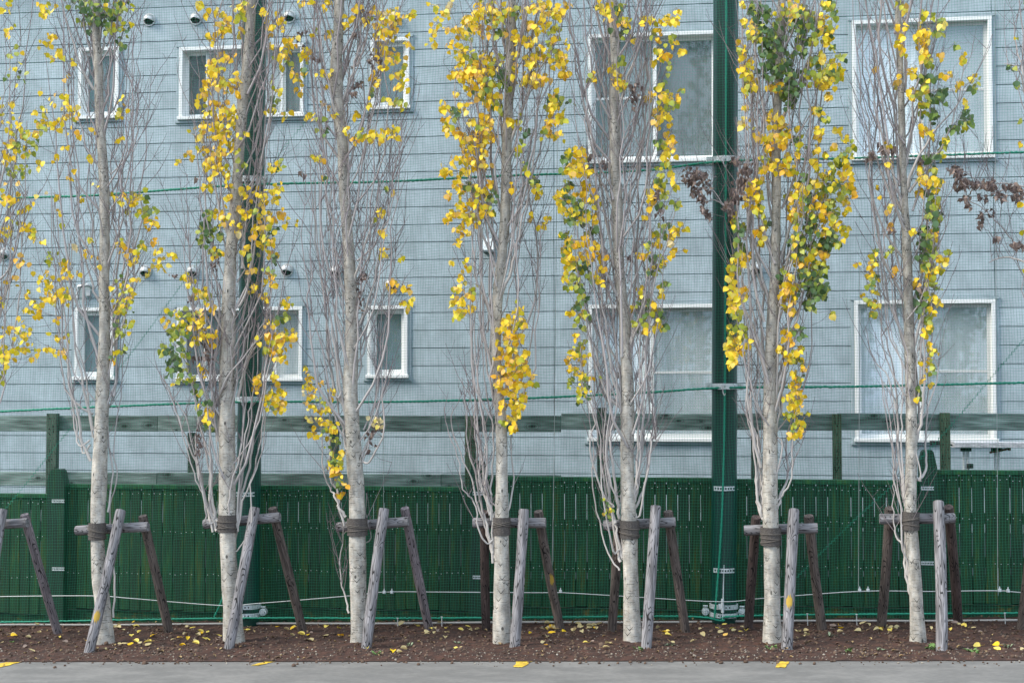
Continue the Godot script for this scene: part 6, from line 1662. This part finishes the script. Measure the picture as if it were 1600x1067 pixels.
		"leaves": ["1492 262 8 6 12 B .9; 1500 272 8 8 14 B .9; 1508 282 8 6 12 B .8; 1498 285 8 8 10 B .9; 1512 285 6 6 8 B .9; 1524 288 4 8 6 B .9; 1535 286 4 5 5 B .8; 1545 292 8 8 12 B .9; 1552 288 6 8 10 B .9; 1532 305 4 6 5 B .8; 1560 304 8 5 8 B .8; 1570 312 5 6 5 B .8; 1572 292 4 5 4 B .8; 1583 290 8 6 9 B .9; 1593 295 6 6 7 B .9; 1585 305 6 6 6 B .8; 1595 308 5 6 6 B .9; 1505 310 8 5 8 B .8; 1515 322 5 6 6 B .8; 1532 335 4 6 4 B .9; 1533 350 4 5 4 B .9; 1550 330 6 6 4 B .8; 1560 368 5 6 4 B 1; 1584 382 4 5 4 B 1; 1596 382 4 5 4 B 1; 1540 310 5 5 4 B .8", "1581 103 5 4 4 G .8; 1588 130 5 6 4 G; 1596 222 4 4 2 Y; 1590 60 4 5 1 M .6; 1660 250 50 200 50 M"]},
	]


func support_specs() -> Array:
	return [
		{"seed": 1, "label": "dark log stake frame cut off by the left picture edge, holding the outside poplar", "bar": "-100,824 42,817", "f": "3,796 -38,1017", "r": "37,804 90,990", "wrap": "-56,818,26", "rm": "stake_dull"},
		{"seed": 2, "label": "log stake frame with the darkest streaked slanting front log, at the tufted poplar", "bar": "118,829 231,823", "f": "188,797 138,1019", "fspot": "145,962", "r": "222,806 264,991", "wrap": "151,830,24", "rm": "stake_brown", "fm": "stake_grey"},
		{"seed": 3, "label": "log stake frame with a smooth pale slanting front log, at the twin-armed poplar", "bar": "318,819 437,808", "f": "398,793 357,1014", "r": "425,794 473,987", "wrap": "355,818,27", "rm": "stake_brown"},
		{"seed": 4, "label": "log stake frame with a dead leaf on one log end, at the nearly bare poplar", "bar": "526,824 638,815", "f": "600,795 572,1014", "r": "632,794 671,986", "wrap": "558,823,29", "rm": "stake_dull"},
		{"seed": 5, "label": "log stake frame with a yellow daub on its back log, at the yellowest poplar", "bar": "739,817 853,817", "f": "819,796 804,1012", "r": "841,799 877,987", "rspot": "862,903", "l": "757,800 760,984", "wrap": "784,822,24", "rm": "stake_brown"},
		{"seed": 6, "label": "log stake frame with a pale upright front log, at the poplar with drooping olive sprays", "bar": "943,821 1056,816", "f": "1025,791 1010,1015", "r": "1044,799 1072,989", "l": "966,826 956,988", "wrap": "984,827,26", "rm": "stake_brown", "lm": "stake_brown"},
		{"seed": 7, "label": "log stake frame with a low yellow daub on its pale front log, thick green poplar", "bar": "1163,829 1278,825", "f": "1241,796 1230,1015", "fspot": "1237,942", "r": "1264,806 1286,986", "l": "1182,808 1170,983", "wrap": "1205,838,27", "rm": "stake_brown", "lm": "stake_dark"},
		{"seed": 8, "label": "log stake frame with the most upright pale front log, at the slim poplar", "bar": "1375,811 1493,810", "f": "1467,784 1472,1018", "r": "1483,792 1498,977", "l": "1391,794 1377,983", "wrap": "1424,814,21", "rm": "stake_dark", "lm": "stake_brown"},
		{"seed": 9, "label": "log stake whose foot shows at the right picture edge, holding the outside poplar", "bar": "1606,812 1720,812", "f": "1694,786 1702,1018", "r": "1710,792 1726,978", "l": "1618,796 1597,983", "wrap": "1656,815,22", "lm": "stake_brown"},
	]


# slender trees out of view behind the camera, placed for the panes to mirror
func unseen_tree_row() -> void:
	rng.seed = 55
	var root := thing("unseen_treeline", Vector3.ZERO, "row of slender unseen trees behind the camera, placed for the window panes to mirror", "trees")
	root.set_meta("kind", "stuff")
	var wood := MB.new()
	var places: Array = []
	for q in [[-15.5, 14.0, 1.1], [-13.2, 12.0, 0.9], [-8.6, 11.0, 1.0], [-0.7, 12.5, 0.75], [0.9, 6.5, 0.6], [3.3, 5.2, 0.55], [5.9, 6.0, 0.8], [8.5, 9.0, 1.0]]:
		var x: float = q[0]
		var h: float = q[1]
		var z := 10.0 + rng.randf() * 1.5
		var foot := Vector3(x, ground_y(x) - 0.1, z)
		wood.tube(PackedVector3Array([foot, foot + Vector3(0.1, h * 0.5, 0), foot + Vector3(0.0, h, 0)]), PackedFloat32Array([0.14, 0.09, 0.02]), 7, PALE, MID)
		for k in 26:
			var y := h * rng.randf_range(0.12, 0.9)
			var az := rng.randf() * TAU
			var a := foot + Vector3(0.05, y, 0)
			var b := a + Vector3(cos(az) * q[2], h * 0.14, sin(az) * q[2]) * rng.randf_range(0.5, 1.0)
			wood.tube(PackedVector3Array([a, a.lerp(b, 0.5) - Vector3(0, 0.1, 0), b]), PackedFloat32Array([0.03, 0.02, 0.006]), 4, MID, FINE)
			for j in 30:
				var p := a.lerp(b, rng.randf_range(0.25, 1.1)) + Vector3(rng.randfn(0, 0.22), rng.randfn(0, 0.3), rng.randfn(0, 0.22))
				places.append(Transform3D(leaf_basis(rng.randf_range(0.10, 0.2)), p))
	part("trunks", wood.done(), M.branch, root).set_meta("kind", "stuff")
	var mm := MultiMesh.new()
	mm.transform_format = MultiMesh.TRANSFORM_3D
	mm.use_colors = true
	mm.mesh = leaf_meshes[1]
	mm.instance_count = places.size()
	for k in places.size():
		mm.set_instance_transform(k, places[k])
		mm.set_instance_color(k, leaf_colors[[11, 10, 12, 11, 8][k % 5]] * 0.8)
	var mi := MultiMeshInstance3D.new()
	mi.name = "foliage"
	mi.multimesh = mm
	mi.material_override = M.leaf_many
	mi.set_meta("kind", "stuff")
	root.add_child(mi, true)


func _ready() -> void:
	# camera
	var cam := Camera3D.new()
	cam.name = "camera"
	cam.fov = rad_to_deg(2.0 * atan(533.5 / FOCAL))
	cam.keep_aspect = Camera3D.KEEP_HEIGHT
	cam.near = 0.1
	cam.far = 600.0
	add_child(cam)
	cam.transform = Transform3D(Basis(Vector3.UP, deg_to_rad(YAW)) * Basis(Vector3.RIGHT, atan(91.5 / FOCAL)), Vector3(0, EYE, 0))
	cam.current = true
	# overcast sky with a little structure in the cloud
	var env := Environment.new()
	env.background_mode = Environment.BG_SKY
	var sky := Sky.new()
	var sm := ProceduralSkyMaterial.new()
	sm.sky_top_color = Color(0.76, 0.82, 0.89)
	sm.sky_horizon_color = Color(0.52, 0.59, 0.67)
	sm.sky_curve = 0.3
	sm.ground_bottom_color = Color(0.32, 0.32, 0.32)
	sm.ground_horizon_color = Color(0.45, 0.46, 0.47)
	sm.energy_multiplier = 1.0
	sm.sun_angle_max = 1.0
	var cn := FastNoiseLite.new()
	cn.seed = 6; cn.frequency = 0.014; cn.fractal_octaves = 7
	var ci := cn.get_seamless_image(1024, 512)
	ci.convert(Image.FORMAT_RGBA8)
	var cd := ci.get_data()
	for k in 1024 * 512:
		var v := smoothstep(0.42, 0.72, cd[k * 4] / 255.0)
		cd[k * 4] = 255; cd[k * 4 + 1] = 255; cd[k * 4 + 2] = 255
		cd[k * 4 + 3] = int(v * 235)
	sm.sky_cover = ImageTexture.create_from_image(Image.create_from_data(1024, 512, false, Image.FORMAT_RGBA8, cd))
	sm.sky_cover_modulate = Color(0.62, 0.62, 0.62)
	sky.sky_material = sm
	env.sky = sky
	env.background_energy_multiplier = 1.0
	env.tonemap_mode = Environment.TONE_MAPPER_LINEAR
	env.tonemap_exposure = 2.65
	env.sdfgi_enabled = true
	env.ssao_enabled = true
	env.ssil_enabled = true
	var we := WorldEnvironment.new()
	we.name = "environment"
	we.environment = env
	add_child(we)
	var sun := DirectionalLight3D.new()
	sun.name = "sun"
	sun.light_energy = 0.5
	sun.light_color = Color(1.0, 0.97, 0.92)
	sun.light_angular_distance = 22.0
	sun.shadow_enabled = true
	sun.rotation_degrees = Vector3(-40, -64, 0)
	add_child(sun)
	# the place
	rng.seed = 1
	materials()
	leaf_meshes = [leaf_mesh(0.12, 0.12, 1.0), leaf_mesh(0.5, 0.2, 1.05), leaf_mesh(1.3, 0.55, 0.75), leaf_mesh(0.25, -0.15, 1.0, false), leaf_mesh(0.5, 0.25, 1.0), leaf_mesh(0.9, -0.3, 0.8, false)]
	grounds()
	building()
	rail_fence()
	plank_fence()
	net_pole(397.5, 385.5, "green steel pole half hidden behind the twin-armed poplar", [771], [283, 624])
	net_pole(1134.5, 1131, "green steel pole standing free with white clamps before the middle windows", [762, 889], [252, 604])
	safety_net()
	pipe_bench()
	for s in tree_specs(): poplar(s)
	for s in support_specs(): support(s)
	litter()
	unseen_tree_row()
